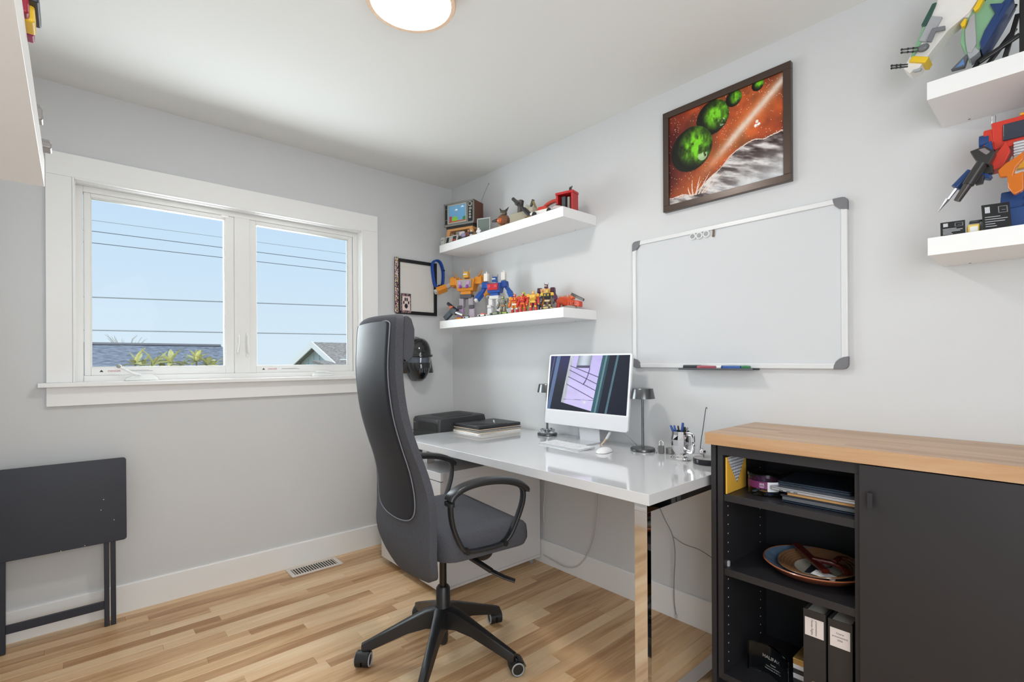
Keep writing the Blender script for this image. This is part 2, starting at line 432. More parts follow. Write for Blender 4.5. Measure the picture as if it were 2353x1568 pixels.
# lock levers on the mullion
for yy in (-1.40, -1.352):
    b = B(); b.prism(rrect(.014, .135, .005), lambda a, z, d: (d, yy+a, 1.285+z), -.042, -.034)
    lk = b.build('lock_plate', VINYL, win, bevel=.0015)
    sgn = 1 if yy < -1.38 else -1
    b = B(); b.sweep(catmull([(-.034, yy, 1.245), (-.016, yy, 1.252), (-.010, yy+.004*sgn, 1.29), (-.012, yy+.005*sgn, 1.335)], 5), rrect(.011, .008, .003), up=(0, 1, 0))
    b.build('lock_lever', VINYL, lk, smooth=50)
def crank(yc, out):
    b = B(); b.loft([[(-.046, yc-.068, 1.101), (-.002, yc-.068, 1.101), (-.002, yc+.068, 1.101), (-.046, yc+.068, 1.101)],
                     [(-.046, yc-.062, 1.114), (-.012, yc-.062, 1.112), (-.012, yc+.062, 1.112), (-.046, yc+.062, 1.114)],
                     [(-.046, yc-.02, 1.134), (-.030, yc-.02, 1.130), (-.030, yc+.045, 1.130), (-.046, yc+.045, 1.134)]])
    c = b.build('crank_cover', VINYL, win, bevel=.004)
    b = B()
    if out: pts = [(-.02, yc-.005, 1.128), (-.008, yc-.04, 1.14), (.004, yc-.085, 1.166)]
    else: pts = [(-.018, yc+.055, 1.118), (-.014, yc+.01, 1.130), (-.014, yc-.045, 1.127)]
    b.sweep(catmull(pts, 5), rrect(.013, .009, .003)); c2 = b.build('crank_handle', VINYL, c, smooth=50)
    if out: B().ball((.006, yc-.09, 1.172), .010).build('crank_knob', mat('knob_grey', (170, 168, 165), .4), c2 and c, smooth=60)
crank(-1.825, True); crank(-.941, False)
hh = B(); hh.box(-.05, -.046, -1.475, -1.44, 1.975, 1.985); hh.build('sash_clip', mat('clip_white', (248, 248, 248), .3), win)

# ------------------------------------------------------------------ floor vent
vt = thing('floor_vent', 'white metal floor register beside the baseboard under the window', 'vent', (.097, -1.037, 0))
MET = mat('vent_white', (222, 214, 205), .4); DK = mat('vent_dark', (40, 36, 34), .8)
f = B(); L2, W2 = .143, .065
rectring(f, -W2, W2, -L2, L2, 0.0, .006, (.02, .02, .0, .0)) if False else None
for bx in ((-W2, -W2+.02, -L2, L2, 0, .006), (W2-.02, W2, -L2, L2, 0, .006), (-W2+.02, W2-.02, -L2, -L2+.022, 0, .006), (-W2+.02, W2-.02, L2-.022, L2, 0, .006)): f.box(*bx)
f.build('frame', MET, vt, bevel=.002)
B().box(-W2+.02, W2-.02, -L2+.022, L2-.022, .0002, .0012).build('damper', DK, vt)
ns = 17; sl = None
for k in range(ns):
    y = -L2+.022+(2*L2-.044)*(k+.5)/ns
    if sl is None: sl = B().cb((0, 0, 0), (2*W2-.04, .0055, .0035), (R(-20), 0, 0)).build('slat', MET, vt, loc=(0, y, .0042))
    else: dup(sl, vt, (0, y, .0042))

# ------------------------------------------------------------------ ceiling lamp
LC = (1.530, -1.222)
cl = thing('ceiling_light', 'round flush ceiling light with pale wood rim', 'light', (LC[0], LC[1], ZC))
WRIM = wood_mat('lamp_wood', (196, 160, 128), (226, 196, 168), (240, 216, 192), 0, rough=.5, objr=False)
B().lathe([(.150, 0), (.150, -.045), (.147, -.050), (.134, -.050), (.131, -.045), (.131, -.012), (.131, 0)], 64).build('rim', WRIM, cl, smooth=40)
dm = bpy.data.materials.new('lamp_diffuser'); dm.use_nodes = True; b_ = dm.node_tree.nodes['Principled BSDF']
b_.inputs['Base Color'].default_value = (.9, .9, .9, 1); b_.inputs['Emission Color'].default_value = (1.0, .97, .925, 1); b_.inputs['Emission Strength'].default_value = LAMP_STRENGTH
B().lathe([(0, -.058), (.05, -.0575), (.09, -.055), (.12, -.049), (.130, -.042), (.130, -.014), (0, -.014)], 64).build('diffuser', dm, cl, smooth=60)

# ------------------------------------------------------------------ outdoors
GR = mat('lawn', (150, 150, 128), .9, var=.2, vscale=.6)
B().box(-120, -.3, -90, 110, -1.5, -1.4).build('ground', GR, kind='structure')
ROOF = mat('shingle_blue', (112, 120, 134), .9, var=.5, vscale=2.2, vstretch=(5, 3.0, 14.0))
ROOF2 = mat('shingle_grey', (136, 132, 128), .9, var=.5, vscale=2.2, vstretch=(5, 3.0, 12.0))
SID = mat('siding', (214, 224, 228), .7); SIDT = mat('siding_trim', (236, 238, 238), .6)
# long roof across the street
p1, p2 = wl(140, 789, -16), wl(506, 793, -16)
h1 = thing('house', 'neighbouring house with a long blue-grey shingle roof behind the shrub', 'house', (-16, (p1.y+p2.y)/2, -1.4))
ya, yb = p1.y-(p1.y+p2.y)/2-9, p2.y-(p1.y+p2.y)/2; zr = p1.z+1.4
b = B(); s_ = .42
b.loft([[(4.2, ya, zr-4.2*s_), (4.2, yb+1.5, zr-4.2*s_), (4.2, yb+1.5, zr-4.2*s_-.12), (4.2, ya, zr-4.2*s_-.12)], [(0, ya, zr), (0, yb, zr), (0, yb, zr-.12), (0, ya, zr-.12)],
        [(-4.2, ya, zr-4.2*s_), (-4.2, yb+1.5, zr-4.2*s_), (-4.2, yb+1.5, zr-4.2*s_-.12), (-4.2, ya, zr-4.2*s_-.12)]])
b.build('roof', ROOF, h1)
B().cb((0, (ya+yb)/2, zr+.01), (.22, yb-ya, .06)).build('ridge_cap', mat('ridge', (120, 122, 130), .9), h1)
B().box(-3.9, 3.9, ya+.3, yb+1.0, 0, zr-4.1*s_-.1).build('wall', SID, h1)
# gabled house: gable end towards -y, ridge running along +y
yg = wl(737, 787, -24).y
ap = wr(737, 787, yg); el = wr(683, 838, yg); er = wr(795, 838, yg)
h2 = thing('house', 'pale blue gabled house with white trim seen through the right pane', 'house', (ap.x, yg, -1.4))
za = ap.z+1.4; xl = el.x-ap.x; xr_ = er.x-ap.x; ze = (el.z+er.z)/2+1.4
b = B(); b.prism([(xl*.8, 0), (xr_*.8, 0), (xr_*.8, ze+.25), (0, za-.2), (xl*.8, ze+.25)], lambda a, c, d: (a, d, c), 0, 9); b.build('wall', SID, h2)
for k in range(7):
    xx = xl*.72+k*(xr_-xl)*.72/6; top = za-.35-abs(xx/(xr_ if xx > 0 else xl))*(za-ze)
    B().box(xx-.05, xx+.05, -.04, 0, 0, top).build('batten', mat('batten', (203, 214, 219), .7), h2)
for sx in (xl, xr_):
    b = B(); b.loft([[(0, y, za), (sx, y, ze), (sx, y, ze-.13), (0, y, za-.16)] for y in (-.45, 9)]); b.build('roof', ROOF2, h2)
    b = B(); b.loft([[(0, y, za+.03), (sx, y, ze+.03), (sx, y, ze-.28), (0, y, za-.30)] for y in (-.5, -.44)]); b.build('barge_board', SIDT, h2)
b = B(); b.loft([[(xr_*.62, y, ze+.22), (xr_*1.9, y, ze-.30), (xr_*1.9, y, ze-.42), (xr_*.62, y, ze+.10)] for y in (-1.2, 6)]); b.build('porch_roof', ROOF2, h2)
# overhead wires
def wire(name, a, b, x, r_, m, label):
    A = wl(*a, x); Bp = wl(*b, x); d = Bp-A
    pts = [A+d*t+Vector((0, 0, -.0)) for t in (-1.5, -.5, 0, .25, .5, .75, 1, 1.5, 2.5)]
    tag(B().tube(pts, r_, 6).build('overhead_wire', m, smooth=60), label, 'wire', 'overhead wires outside')
WD = mat('wire_dark', (92, 98, 108), .6); WG = mat('wire_grey', (150, 155, 160), .6)
wire('w', (210, 506), (800, 584), -9, .005, WG, 'faint thin wire, topmost of the wires outside the window')
wire('w', (210, 531), (800, 606), -9, .007, WD, 'thin dark wire, second from the top outside the window')
wire('w', (210, 558), (800, 625), -9, .007, WD, 'thin dark wire, third from the top outside the window')
wire('w', (210, 683), (800, 704), -9, .012, WG, 'thick grey cable crossing the sky midway down the panes')
wire('w', (210, 759), (800, 769), -9, .013, WG, 'thick grey cable just above the neighbouring roof')
# bare tree behind the roof
bt = thing('bare_tree', 'leafless twiggy tree showing above the long roof', 'tree', (-21, wl(290, 800, -21).y, -1.4))
BR = mat('twig', (160, 150, 140), .9); zt = wl(290, 790, -21).z+1.4
B().cyl((0, 0, 0), (0, 0, zt-.35), .12, .05, 8).build('trunk', BR, bt)
rt = random.Random(3)
for k in range(16):
    a = rt.uniform(-1.0, 1.0); L = rt.uniform(.3, .6); p0 = Vector((0, a*.15, zt-.4)); p1 = p0+Vector((rt.uniform(-.1, .1), a*.35, L)); p2 = p1+Vector((0, a*.15+rt.uniform(-.1, .1), rt.uniform(.08, .2)))
    B().tube([p0, p1, p2], [.012, .008, .004], 5).build('branch', BR, bt)
# rhododendron below the window
sh = thing('rhododendron', 'yellow-green rhododendron with long leaves just outside the window', 'shrub', (-1.25, -2.1, -1.4))
LF = mat('leaf', (196, 190, 128), .45, objrand=.4, var=.2, vscale=20); ST = mat('stem', (120, 110, 70), .8)
lb = B(); ln, lwid = .115, .017
rings = []
for t in (0, .25, .5, .75, 1):
    ww = lwid*math.sin(PI*min(max(t, .03), .97))**.7; zz = .012*math.sin(t*PI)-.02*t
    rings.append([(t*ln, -ww, zz+.004), (t*ln, 0, zz), (t*ln, ww, zz+.004)])
lb.loft(rings, closed=False, cap=False); l0 = lb.build('leaf', LF, sh, smooth=80); leafme = l0.data; first = True
rl = random.Random(5)
for (px, py, nn) in ((310, 838, 9), (345, 842, 8), (372, 838, 9), (395, 836, 12), (420, 842, 7), (448, 832, 12), (470, 840, 8), (490, 845, 7), (330, 845, 6)):
    c = wl(px, py, -1.25)-Vector((-1.25, -2.1, -1.4))+Vector((rl.uniform(-.15, .15), 0, 0))
    B().tube([(c.x*.3, c.y*.55, 0), (c.x*.7, c.y*.9, c.z*.6), c], [.012, .009, .006], 6).build('stem', ST, sh)
    for k in range(nn):
        a = 2*PI*k/nn+rl.uniform(-.3, .3); tilt = rl.uniform(-.9, .5)
        if first: o = l0; first = False
        else: o = bpy.data.objects.new('leaf', leafme); COL.objects.link(o); o.parent = sh
        o.location = c; o.rotation_euler = (rl.uniform(-.3, .3), tilt-.35, a); k_ = rl.uniform(.75, 1.15); o.scale = (k_, k_, k_)
# ------------------------------------------------------------------ desk
GW = mat('gloss_white', (216, 216, 218), .09, spec=.55, coat=.6)
CHR = mat('chrome', (225, 225, 228), .06, metal=1.0)
DZ = .77
dk = thing('desk', 'glossy white desk with a polished chrome sled leg', 'desk', (1.34, -.374, 0))
B().box(-.785, .79, -.37, .368, DZ-.036, DZ).build('desktop', GW, dk, bevel=.0015)
lx0, lx1 = 2.052-1.34, 2.100-1.34
zt = DZ-.036
B().box(lx0, lx1, -.335, -.312, .024, zt-.035).build('leg', CHR, dk, bevel=.001)
B().box(lx0, lx1, .29, .313, .024, zt-.035).build('leg', CHR, dk, bevel=.001)
B().box(lx0, lx1, -.335, .313, zt-.035, zt).build('top_rail', CHR, dk, bevel=.001)
B().box(lx0, lx1, -.335, .313, 0, .024).build('floor_rail', CHR, dk, bevel=.001)
for yy in (-.262, .22):
    B().box(.622-1.34, .668-1.34, yy, yy+.05, .6305, zt).build('support_post', CHR, dk, bevel=.001)

# ------------------------------------------------------------------ white low cabinet under the desk
lc = thing('low_cabinet', 'glossy white low cabinet carrying the far end of the desk', 'cabinet', (.6075, -.365, 0))
HX = .3175
B().box(-HX, HX, -.335, .34, .035, .588).build('body', GW, lc, bevel=.001)
B().box(-HX-.002, HX+.002, -.353, .345, .588, .63).build('top', GW, lc, bevel=.0015)
for sx in (-1, 1): B().box(.0015*sx, (HX-.002)*sx, -.352, -.335, .038, .584).build('door', GW, lc, bevel=.001)
B().box(HX, HX+.0012, -.335, .34, .05, .0515).build('side_groove', mat('groove', (170, 170, 172), .5), lc)
CLR = mat('clear_plastic', (235, 238, 240), .1, trans=.7)
for sx in (-HX+.04, HX-.035):
    for yy in (-.31, .3): B().cyl((sx, yy, 0), (sx, yy, .035), .012).build('foot', CLR, lc, smooth=40)

# ------------------------------------------------------------------ black cabinet and butcher-block worktop
BK = mat('black_laminate', (43, 42, 45), .42, spec=.4, bump=.05, bscale=500)
BK2 = mat('black_inside', (30, 31, 36), .55, spec=.35)
bc = thing('sideboard', 'tall matt black cabinet with an open shelf bay and plain doors', 'cabinet', (2.158, 0, 0))
B().box(0, .017, -.40, -.016, 0, .893).build('side_panel', BK, bc, bevel=.0008)
B().box(.0225, .041, -.398, -.02, .081, .858).build('bay_side', BK, bc, bevel=.0008)
B().box(.427, .441, -.398, -.02, .081, .858).build('divider', BK, bc, bevel=.0008)
B().box(.0225, .441, -.398, -.02, .858, .893).box(.441, 1.384, -.395, -.02, .858, .893).build('top_panel', BK, bc, bevel=.0008)
B().box(.041, .427, -.398, -.02, .081, .103).build('bottom_panel', BK, bc, bevel=.0008)
B().box(.017, 1.40, -.36, -.34, 0, .081).build('plinth', BK2, bc)
B().box(.041, .427, -.034, -.02, .103, .858).build('back_panel', BK2, bc)
B().box(1.384, 1.40, -.40, -.016, 0, .858).build('side_panel', BK, bc, bevel=.0008)
B().box(.441, 1.384, -.37, -.02, .081, .10).build('bottom_panel', BK, bc)
for z1, nm in ((.722, 'shelf'), (.465, 'shelf')): B().box(.0412, .4268, -.390, -.036, z1-.024, z1).build(nm, BK, bc, bevel=.0008)
dr = None
for xa in (.443, .915):
    d_ = B().box(xa, xa+.468, -.418, -.40, .02, .890).build('door', BK, bc, bevel=.001)
    hx = xa+.024 if xa < .5 else xa+.444
    b = B(); b.box(hx-.001, hx+.011, -.438, -.436, .776, .818); b.box(hx-.001, hx+.001, -.4365, -.418, .776, .818); b.build('handle', BK, d_, bevel=.0005)
PIN = mat('pin_hole', (205, 205, 205), .5)
hp = None
for yy in (-.36, -.09):
    for k in range(22):
        z = .13+k*.032
        if abs(z-.71) < .02 or abs(z-.453) < .02: continue
        if hp is None: hp = B().cyl((.0408, 0, 0), (.0418, 0, 0), .0022, seg=8).build('peg_hole', PIN, bc, loc=(0, yy, z))
        else: dup(hp, bc, (0, yy, z))
for z1 in (.477,): B().box(.0412, .047, -.368, -.358, z1-.012, z1+.006).build('shelf_pin', mat('pin_clear', (190, 190, 190), .3), bc)

wt = thing('worktop', 'butcher-block wooden worktop lying on the black cabinet', 'worktop', (2.147, 0, .8935))
OAK = wood_mat('worktop_wood', (152, 108, 70), (184, 144, 104), (204, 172, 140), 0, rough=.30, dens=80, rv=.34)
Lw, Dw, T = 1.42, .421, .040; nr = 10; rr = random.Random(21); sw = Dw/nr
B().box(.002, Lw-.002, -Dw+.002, -.004, .001, T-.002).build('core', OAK, wt)
for j in range(nr):
    y0 = -Dw+j*sw; x = 0
    while x < Lw-.001:
        L = rr.uniform(.3, .7) if x > 0 else rr.uniform(.15, .55)
        if j == 0: L = .88 if x == 0 else .6
        if x+L > Lw-.12: L = Lw-x
        B().box(x+.0001, x+L-.0001, y0+.0001, y0+sw-.0001-(.002 if j == nr-1 else 0), 0, T).build('stave', OAK, wt)
        x += L

# ------------------------------------------------------------------ floating shelves
SW = mat('shelf_white', (240, 240, 240), .35)
def shelf(x0, x1, z0, lab, y0=-.26, y1=-.0005, th=.05):
    t = thing('floating_shelf', lab, 'shelf', ((x0+x1)/2, (y0+y1)/2, z0), group='white floating shelves')
    hx, hy = (x1-x0)/2, (y1-y0)/2
    B().box(-hx, hx, -hy, hy, 0, th).build('board', SW, t, bevel=.001)
    sc = mat('screw_dark', (110, 110, 112), .5)
    for k in (-.42, 0, .42):
        B().cyl((k, hy*.86 if y1 > -1 else -hy*.86, .0), (k, hy*.86 if y1 > -1 else -hy*.86, -.0008), .003, seg=8).build('screw_cap', sc, t)
    return t
shelf(.231, 1.335, 1.903, 'white floating shelf holding the toy television')
shelf(.229, 1.333, 1.403, 'white floating shelf holding the gold and blue toy robots')
shelf(2.730, 3.70, 1.922, 'white floating shelf holding the brick-built spaceship')
shelf(2.730, 3.70, 1.480, 'white floating shelf holding the large red and blue robot')
shelf(1.70, 2.80, 1.524, 'white floating shelf on the wall beside the window wall, seen from below', y0=YF+.0005, y1=-2.117)

# ------------------------------------------------------------------ folded tray table
NB = mat('navy_black', (32, 36, 48), .42, bump=.04, bscale=400)
tt = thing('tray_table', 'folded dark tray table leaning against the window wall', 'table', (.118, -2.13, 0), rot=(0, R(-2.6), 0))
# local: y along wall, z up, x out of the wall
poly = rrect(.47, .375, .012, cx=0, cy=.563)
B().prism(poly, lambda a, c, d: (d, a, c), -.004, .012).build('tabletop', NB, tt, bevel=.002)
for yc in (.166, -.163):
    for k, off in enumerate((0, .0235)):
        B().box(-.022, .002, yc-.012+off if yc > 0 else yc-.0125-off, yc+.006+off if yc > 0 else yc+.0055-off, 0.002, .40 if k == 0 else .47).build('leg', NB, tt, bevel=.0015)
B().box(-.02, -.004, -.158, .155, .078, .112).build('stretcher', NB, tt, bevel=.0015)
B().box(-.02, -.004, -.2, .2, .40, .425).build('apron_bar', NB, tt, bevel=.0015)
CHIP = mat('chip_white', (205, 205, 205), .7)
for (px, py) in ((232, 1172), (238, 1148), (262, 1194), (195, 1253), (140, 1265)):
    q = wl(px, py, .10); B().ball((.0118, q.y+2.13, q.z), (.0006, .0022, .0022), 6, 4).build('paint_chip', CHIP, tt)

# ------------------------------------------------------------------ cables under the desk
CB = mat('cable_white', (205, 205, 203), .5); CG = mat('cable_grey', (140, 140, 140), .5)
tag(B().tube(catmull([wr(1376, 1130, -.05), wr(1374, 1180, -.04), wr(1362, 1250, -.025), wr(1335, 1296, -.03), wr(1305, 1304, -.03), wr(1275, 1290, -.025), wr(1249, 1275, -.022)], 6), .0032, 8).build('power_cable', CB, smooth=60),
    'white cable looping down the wall to the low cabinet', 'cable')
tag(B().tube(catmull([wr(1253, 1105, -.06), wr(1252, 1135, -.06), wr(1249, 1170, -.05), wr(1250, 1200, -.045)], 5), .003, 8).build('power_cable', CB, smooth=60),
    'white cable hanging right beside the low cabinet', 'cable')
tag(B().tube(catmull([wr(1515, 1165, -.10), wr(1528, 1195, -.10), wr(1545, 1230, -.08), wr(1551, 1270, -.06), wr(1549, 1330, -.05), wr(1549, 1380, -.04), wr(1553, 1412, -.035)], 6), .0022, 8).build('hanging_cable', CG, smooth=60),
    'thin grey cable hanging below the desk with a loose plug', 'cable')
b = B(); q = wr(1554, 1417, -.035); b.cb(q, (.008, .006, .018)); tag(b.build('cable_plug', CB), 'small white plug at the end of the hanging cable', 'plug')
tag(B().tube(catmull([wr(1545, 1232, -.075), wr(1570, 1250, -.06), wr(1605, 1263, -.05), wr(1634, 1281, -.03), wr(1660, 1300, -.018)], 6), .002, 8).build('branch_cable', CG, smooth=60),
    'thin grey cable branching sideways behind the black cabinet', 'cable')
# ------------------------------------------------------------------ office chair (local: x right, y forward)
CF = mat('chair_fabric', (80, 81, 87), .9, spec=.2, bump=.35, bscale=900, var=.25, vscale=420)
MS = mat('chair_mesh', (26, 29, 38), .5, spec=.35, bump=.25, bscale=1500, var=.3, vscale=600, vstretch=(1, 1, 5))
PL = mat('black_plastic', (30, 30, 32), .38, spec=.5); PLS = mat('arm_plastic', (38, 39, 42), .33, spec=.5)
RING = mat('caster_ring', (165, 166, 168), .5); RUB = mat('caster_black', (28, 28, 30), .5)
STL = mat('piston_steel', (58, 57, 57), .3, metal=.9)
ch = thing('office_chair', 'high-backed dark grey office chair with mesh back and loop arms', 'chair', (1.31, -.96, 0), R(83-90))
# backrest: rows of (z, rear y, half width)
BR_ = [(1.352, -.262, .150), (1.345, -.268, .190), (1.325, -.272, .205), (1.25, -.277, .208), (1.15, -.279, .212), (1.05, -.270, .215), (.97, -.255, .220), (.88, -.228, .228),
       (.80, -.201, .238), (.72, -.184, .254), (.65, -.180, .262), (.58, -.180, .266), (.52, -.182, .268), (.47, -.176, .262), (.43, -.166, .243), (.405, -.157, .205), (.395, -.153, .17)]
_t = [Vector(q) for q in BR_]; BR_ = [tuple(q) for q in catmull(_t, 4)]
def interp(rows, z, k):
    for a, b in zip(rows, rows[1:]):
        if a[0] >= z >= b[0]:
            t = (a[0]-z)/(a[0]-b[0]); return a[k]*(1-t)+b[k]*t
    return rows[0][k] if z > rows[0][0] else rows[-1][k]
def back_ring(z, y, w_, th, cv=.030):
    # closed ring: rear surface curved (edges come forward), rounded sides
    out = []; N = 12
    for k in range(N+1):
        u = -1+2*k/N; out.append((u*w_, y-cv+cv*u*u, z))
    for k in range(N+1):
        u = 1-2*k/N; out.append((u*w_*.985, y-cv+cv*u*u+th*(1-.25*abs(u)**6), z))
    return out
b = B(); b.loft([back_ring(z, y, w_, .038) for z, y, w_ in BR_]); bk = b.build('backrest', CF, ch, smooth=60, bevel=.006, bseg=3)
# mesh panel, rear and front faces, with stitched edge
ME = [(1.328, .150), (1.322, .172), (1.30, .178), (1.20, .176), (1.10, .176), (1.0, .178), (.90, .180), (.80, .182), (.74, .184), (.70, .185), (.67, .184), (.645, .176), (.625, .156), (.612, .12), (.605, .07), (.603, .03)]
ME = [(q[0], q[1]) for q in catmull([Vector((a, b_, 0)) for a, b_ in ME], 3)]
def mesh_rows(off):
    rows = []
    for z, w_ in ME:
        y = interp(BR_, z, 1); fw = interp(BR_, z, 2); rows.append([(w_*(-1+2*k/14), y-.030+.030*(w_*(-1+2*k/14)/fw)**2+off, z) for k in range(15)])
    return rows
b = B(); b.loft(mesh_rows(-.0035), closed=False, cap=False); b.build('mesh_panel', MS, bk, smooth=80, solid=.002)
b = B(); b.loft(mesh_rows(.041), closed=False, cap=False); b.build('mesh_panel', MS, bk, smooth=80, solid=.002)
edge = [r_[0] for r_ in mesh_rows(-.0045)]+list(reversed([r_[-1] for r_ in mesh_rows(-.0045)]))
B().tube(edge, .0022, 6, loop=True).build('seam', mat('seam_grey', (128, 132, 140), .8), bk, smooth=60)
# headrest
rows = []
for z, th in ((1.345, .010), (1.335, .026), (1.30, .040), (1.24, .043), (1.205, .038), (1.188, .024), (1.184, .010)):
    y = interp(BR_, z, 1)+.010; rows.append([(x_, y+.024*(x_/.2)**2+(0 if s < 0 else th), z) for s, xs in ((-1, np.linspace(-.195, .195, 9)), (1, np.linspace(.195, -.195, 9))) for x_ in xs])
b = B(); b.loft(rows); b.build('headrest', CF, ch, smooth=70, bevel=.008, bseg=3)
# seat
def seat_ring(t):
    zz = [(.478, .93), (.474, .97), (.492, 1.0), (.535, 1.0), (.565, .985), (.578, .94), (.582, .80)][t]
    out = []
    for a, c in rrect(.52, .40, .075, 5):
        out.append((a*zz[1], .070+c*zz[1], zz[0]+.004*(c/.2)-(.03*max(0, (c-.1)/.1)**2 if t > 2 else 0)-.006*max(0, c/.2)))
    return out
b = B(); b.loft([seat_ring(t) for t in range(7)]); b.build('seat', CF, ch, smooth=60)
b = B(); b.loft([[(x_, y_, z_) for x_, y_ in rrect(w_, d_, .03, 3, 0, .03)] for z_, w_, d_ in ((.476, .40, .34), (.458, .34, .28), (.445, .22, .2))]); b.build('seat_pan', PL, ch, smooth=50)
b = B(); b.loft([[(x_, y_+.02, z_) for x_, y_ in rrect(w_, d_, .03, 3)] for z_, w_, d_ in ((.462, .16, .24), (.425, .13, .20), (.418, .09, .12))]); b.build('tilt_mechanism', PL, ch, smooth=50)
B().ball((.10, .13, .425), (.035, .045, .04)).build('tension_knob', PL, ch, smooth=60)
b = B(); b.sweep([(.08, .02, .448), (.20, .06, .418), (.235, .085, .398)], rrect(.022, .014, .004)); lv = b.build('height_lever', PL, ch, smooth=50)
b = B(); b.sweep([(.235, .085, .398), (.27, .12, .378), (.295, .15, .366)], rrect(.028, .007, .003)); b.build('lever_paddle', PL, lv, smooth=50)
# arms
for s in (-1, 1):
    path = [(s*.272, -.048, .515), (s*.276, -.072, .545), (s*.280, -.099, .605), (s*.286, -.112, .66), (s*.29, -.112, .70), (s*.29, -.09, .728), (s*.29, -.045, .742), (s*.29, .02, .748),
            (s*.29, .09, .743), (s*.29, .15, .728), (s*.29, .188, .705), (s*.287, .192, .66), (s*.281, .176, .605), (s*.276, .148, .545), (s*.272, .118, .512)]
    lower = [(s*.270, .085, .504), (s*.269, .03, .503), (s*.270, -.02, .506)]
    pts = catmull(path+lower, 4, loop=True)
    prof = rrect(.013, .026, .004, 2) 
    b = B(); b.sweep(pts, [(q[1], q[0]) for q in prof] if False else [(q[0], q[1]) for q in prof], up=(1, 0, 0), loop=True); ao = b.build('armrest', PLS, ch, smooth=50)
    padp = catmull([(s*.29, -.118, .690), (s*.29, -.116, .716), (s*.29, -.088, .737), (s*.29, -.045, .750), (s*.29, .02, .757), (s*.29, .09, .752), (s*.29, .155, .737), (s*.29, .196, .709), (s*.29, .20, .696)], 4)
    b = B(); b.sweep(padp, rrect(.052, .020, .008, 3)); b.build('arm_pad', PLS, ao, smooth=50)
    for yy, zz in ((-.043, .513), (.117, .510)):
        b = B(); b.cyl((s*.265, yy, zz), (s*.286, yy, zz), .011, seg=16); bo = b.build('bolt', PL, ao, smooth=40)
# column
B().lathe([(0, .045), (.014, .045), (.019, .055), (.021, .13), (.0, .13)], 24).build('hub_stub', PL, ch, smooth=40)
B().lathe([(0, .12), (.036, .12), (.034, .195), (.029, .205), (.028, .272), (.022, .280), (0, .280)], 28).build('column_sleeve', PL, ch, smooth=40)
B().cyl((0, 0, .27), (0, 0, .43), .0145, seg=24).build('gas_piston', STL, ch, smooth=40)
# star base and casters; angles in world measured from +x -> local subtract heading
for k in range(5):
    a = R(24+72*k)-R(83-90); d = Vector((math.cos(a), math.sin(a), 0)); sd = Vector((-d.y, d.x, 0))
    rings = []
    for t, wt_, wb, z1, z0 in ((.02, .030, .030, .200, .120), (.07, .022, .026, .190, .125), (.14, .017, .020, .160, .110), (.22, .0145, .018, .124, .082), (.30, .0125, .015, .088, .052), (.318, .012, .0145, .080, .050)):
        rings.append([d*t+sd*wt_*-1+Vector((0, 0, z1-.004)), d*t+sd*(-wt_*.7)+Vector((0, 0, z1)), d*t+sd*(wt_*.7)+Vector((0, 0, z1)), d*t+sd*wt_+Vector((0, 0, z1-.004)), d*t+sd*wb+Vector((0, 0, z0)), d*t-sd*wb+Vector((0, 0, z0))])
    b = B(); b.loft(rings); lg = b.build('base_leg', PL, ch, smooth=40)
    p = d*.306; ca = a+R((40, 65, -50, 75, 20)[k]); e = Vector((math.cos(ca), math.sin(ca), 0)); n_ = Vector((-e.y, e.x, 0)); hub = p+e*.016
    B().cyl(p+Vector((0, 0, .035)), p+Vector((0, 0, .056)), .007, seg=12).build('caster_stem', PL, lg, smooth=40)
    for s in (-1, 1):
        c0 = hub+n_*(.004*s)+Vector((0, 0, .028)); c1 = hub+n_*(.026*s)+Vector((0, 0, .028))
        B().cyl(c0, c1, .0275, seg=28).build('caster_wheel', RUB, lg, smooth=40)
        c2 = hub+n_*(.0275*s)+Vector((0, 0, .028)); 
        ringp = [c2-n_*(.0005*s)+(e*math.cos(q*PI/14)+Vector((0, 0, 1))*math.sin(q*PI/14))*.0225 for q in range(28)]
        B().tube(ringp, .0032, 6, loop=True).build('caster_ring', RING, lg, smooth=60)
    hd = []
    for q in range(9):
        th = R(20+150*q/8); hd.append(hub+e*(math.cos(th)*-.031)+Vector((0, 0, .028+.031*math.sin(th))))
    B().sweep(hd, [(-.025, -.0015), (.025, -.0015), (.025, .0015), (-.025, .0015)], up=e).build('caster_hood', PL, lg, smooth=50)
# ------------------------------------------------------------------ things on the desk
WP = mat('white_plastic', (238, 238, 238), .35); SIL = mat('silver_alu', (214, 216, 219), .3, metal=.35); ALU = mat('pale_alu', (226, 227, 230), .4)
pc = thing('computer', 'white all-in-one desktop computer on a slim pale stand', 'computer', (1.362, -.152, DZ))
tilt = R(-6.8)
def tl(b): 
    M = Matrix.Translation((0, 0, .080)) @ Matrix.Rotation(tilt, 4, 'X')
    b.v = [tuple(M @ Vector(p)) for p in b.v]; return b
b = B(); b.prism(rrect(.540, .374, .014, 4, 0, .187), lambda a, c, d: (a, d, c), 0, .0115); body = tl(b).build('display_body', ALU, pc, smooth=40, bevel=.001)
b = B(); b.prism(rrect(.536, .300, .010, 4, 0, .222), lambda a, c, d: (a, d, c), -.0008, .0004); tl(b).build('bezel', mat('bezel_white', (244, 244, 246), .25), body)
b = B(); b.prism(rrect(.536, .066, .008, 4, 0, .036), lambda a, c, d: (a, d, c), -.0006, .0004); tl(b).build('chin', mat('chin_silver', (222, 223, 227), .4), body)
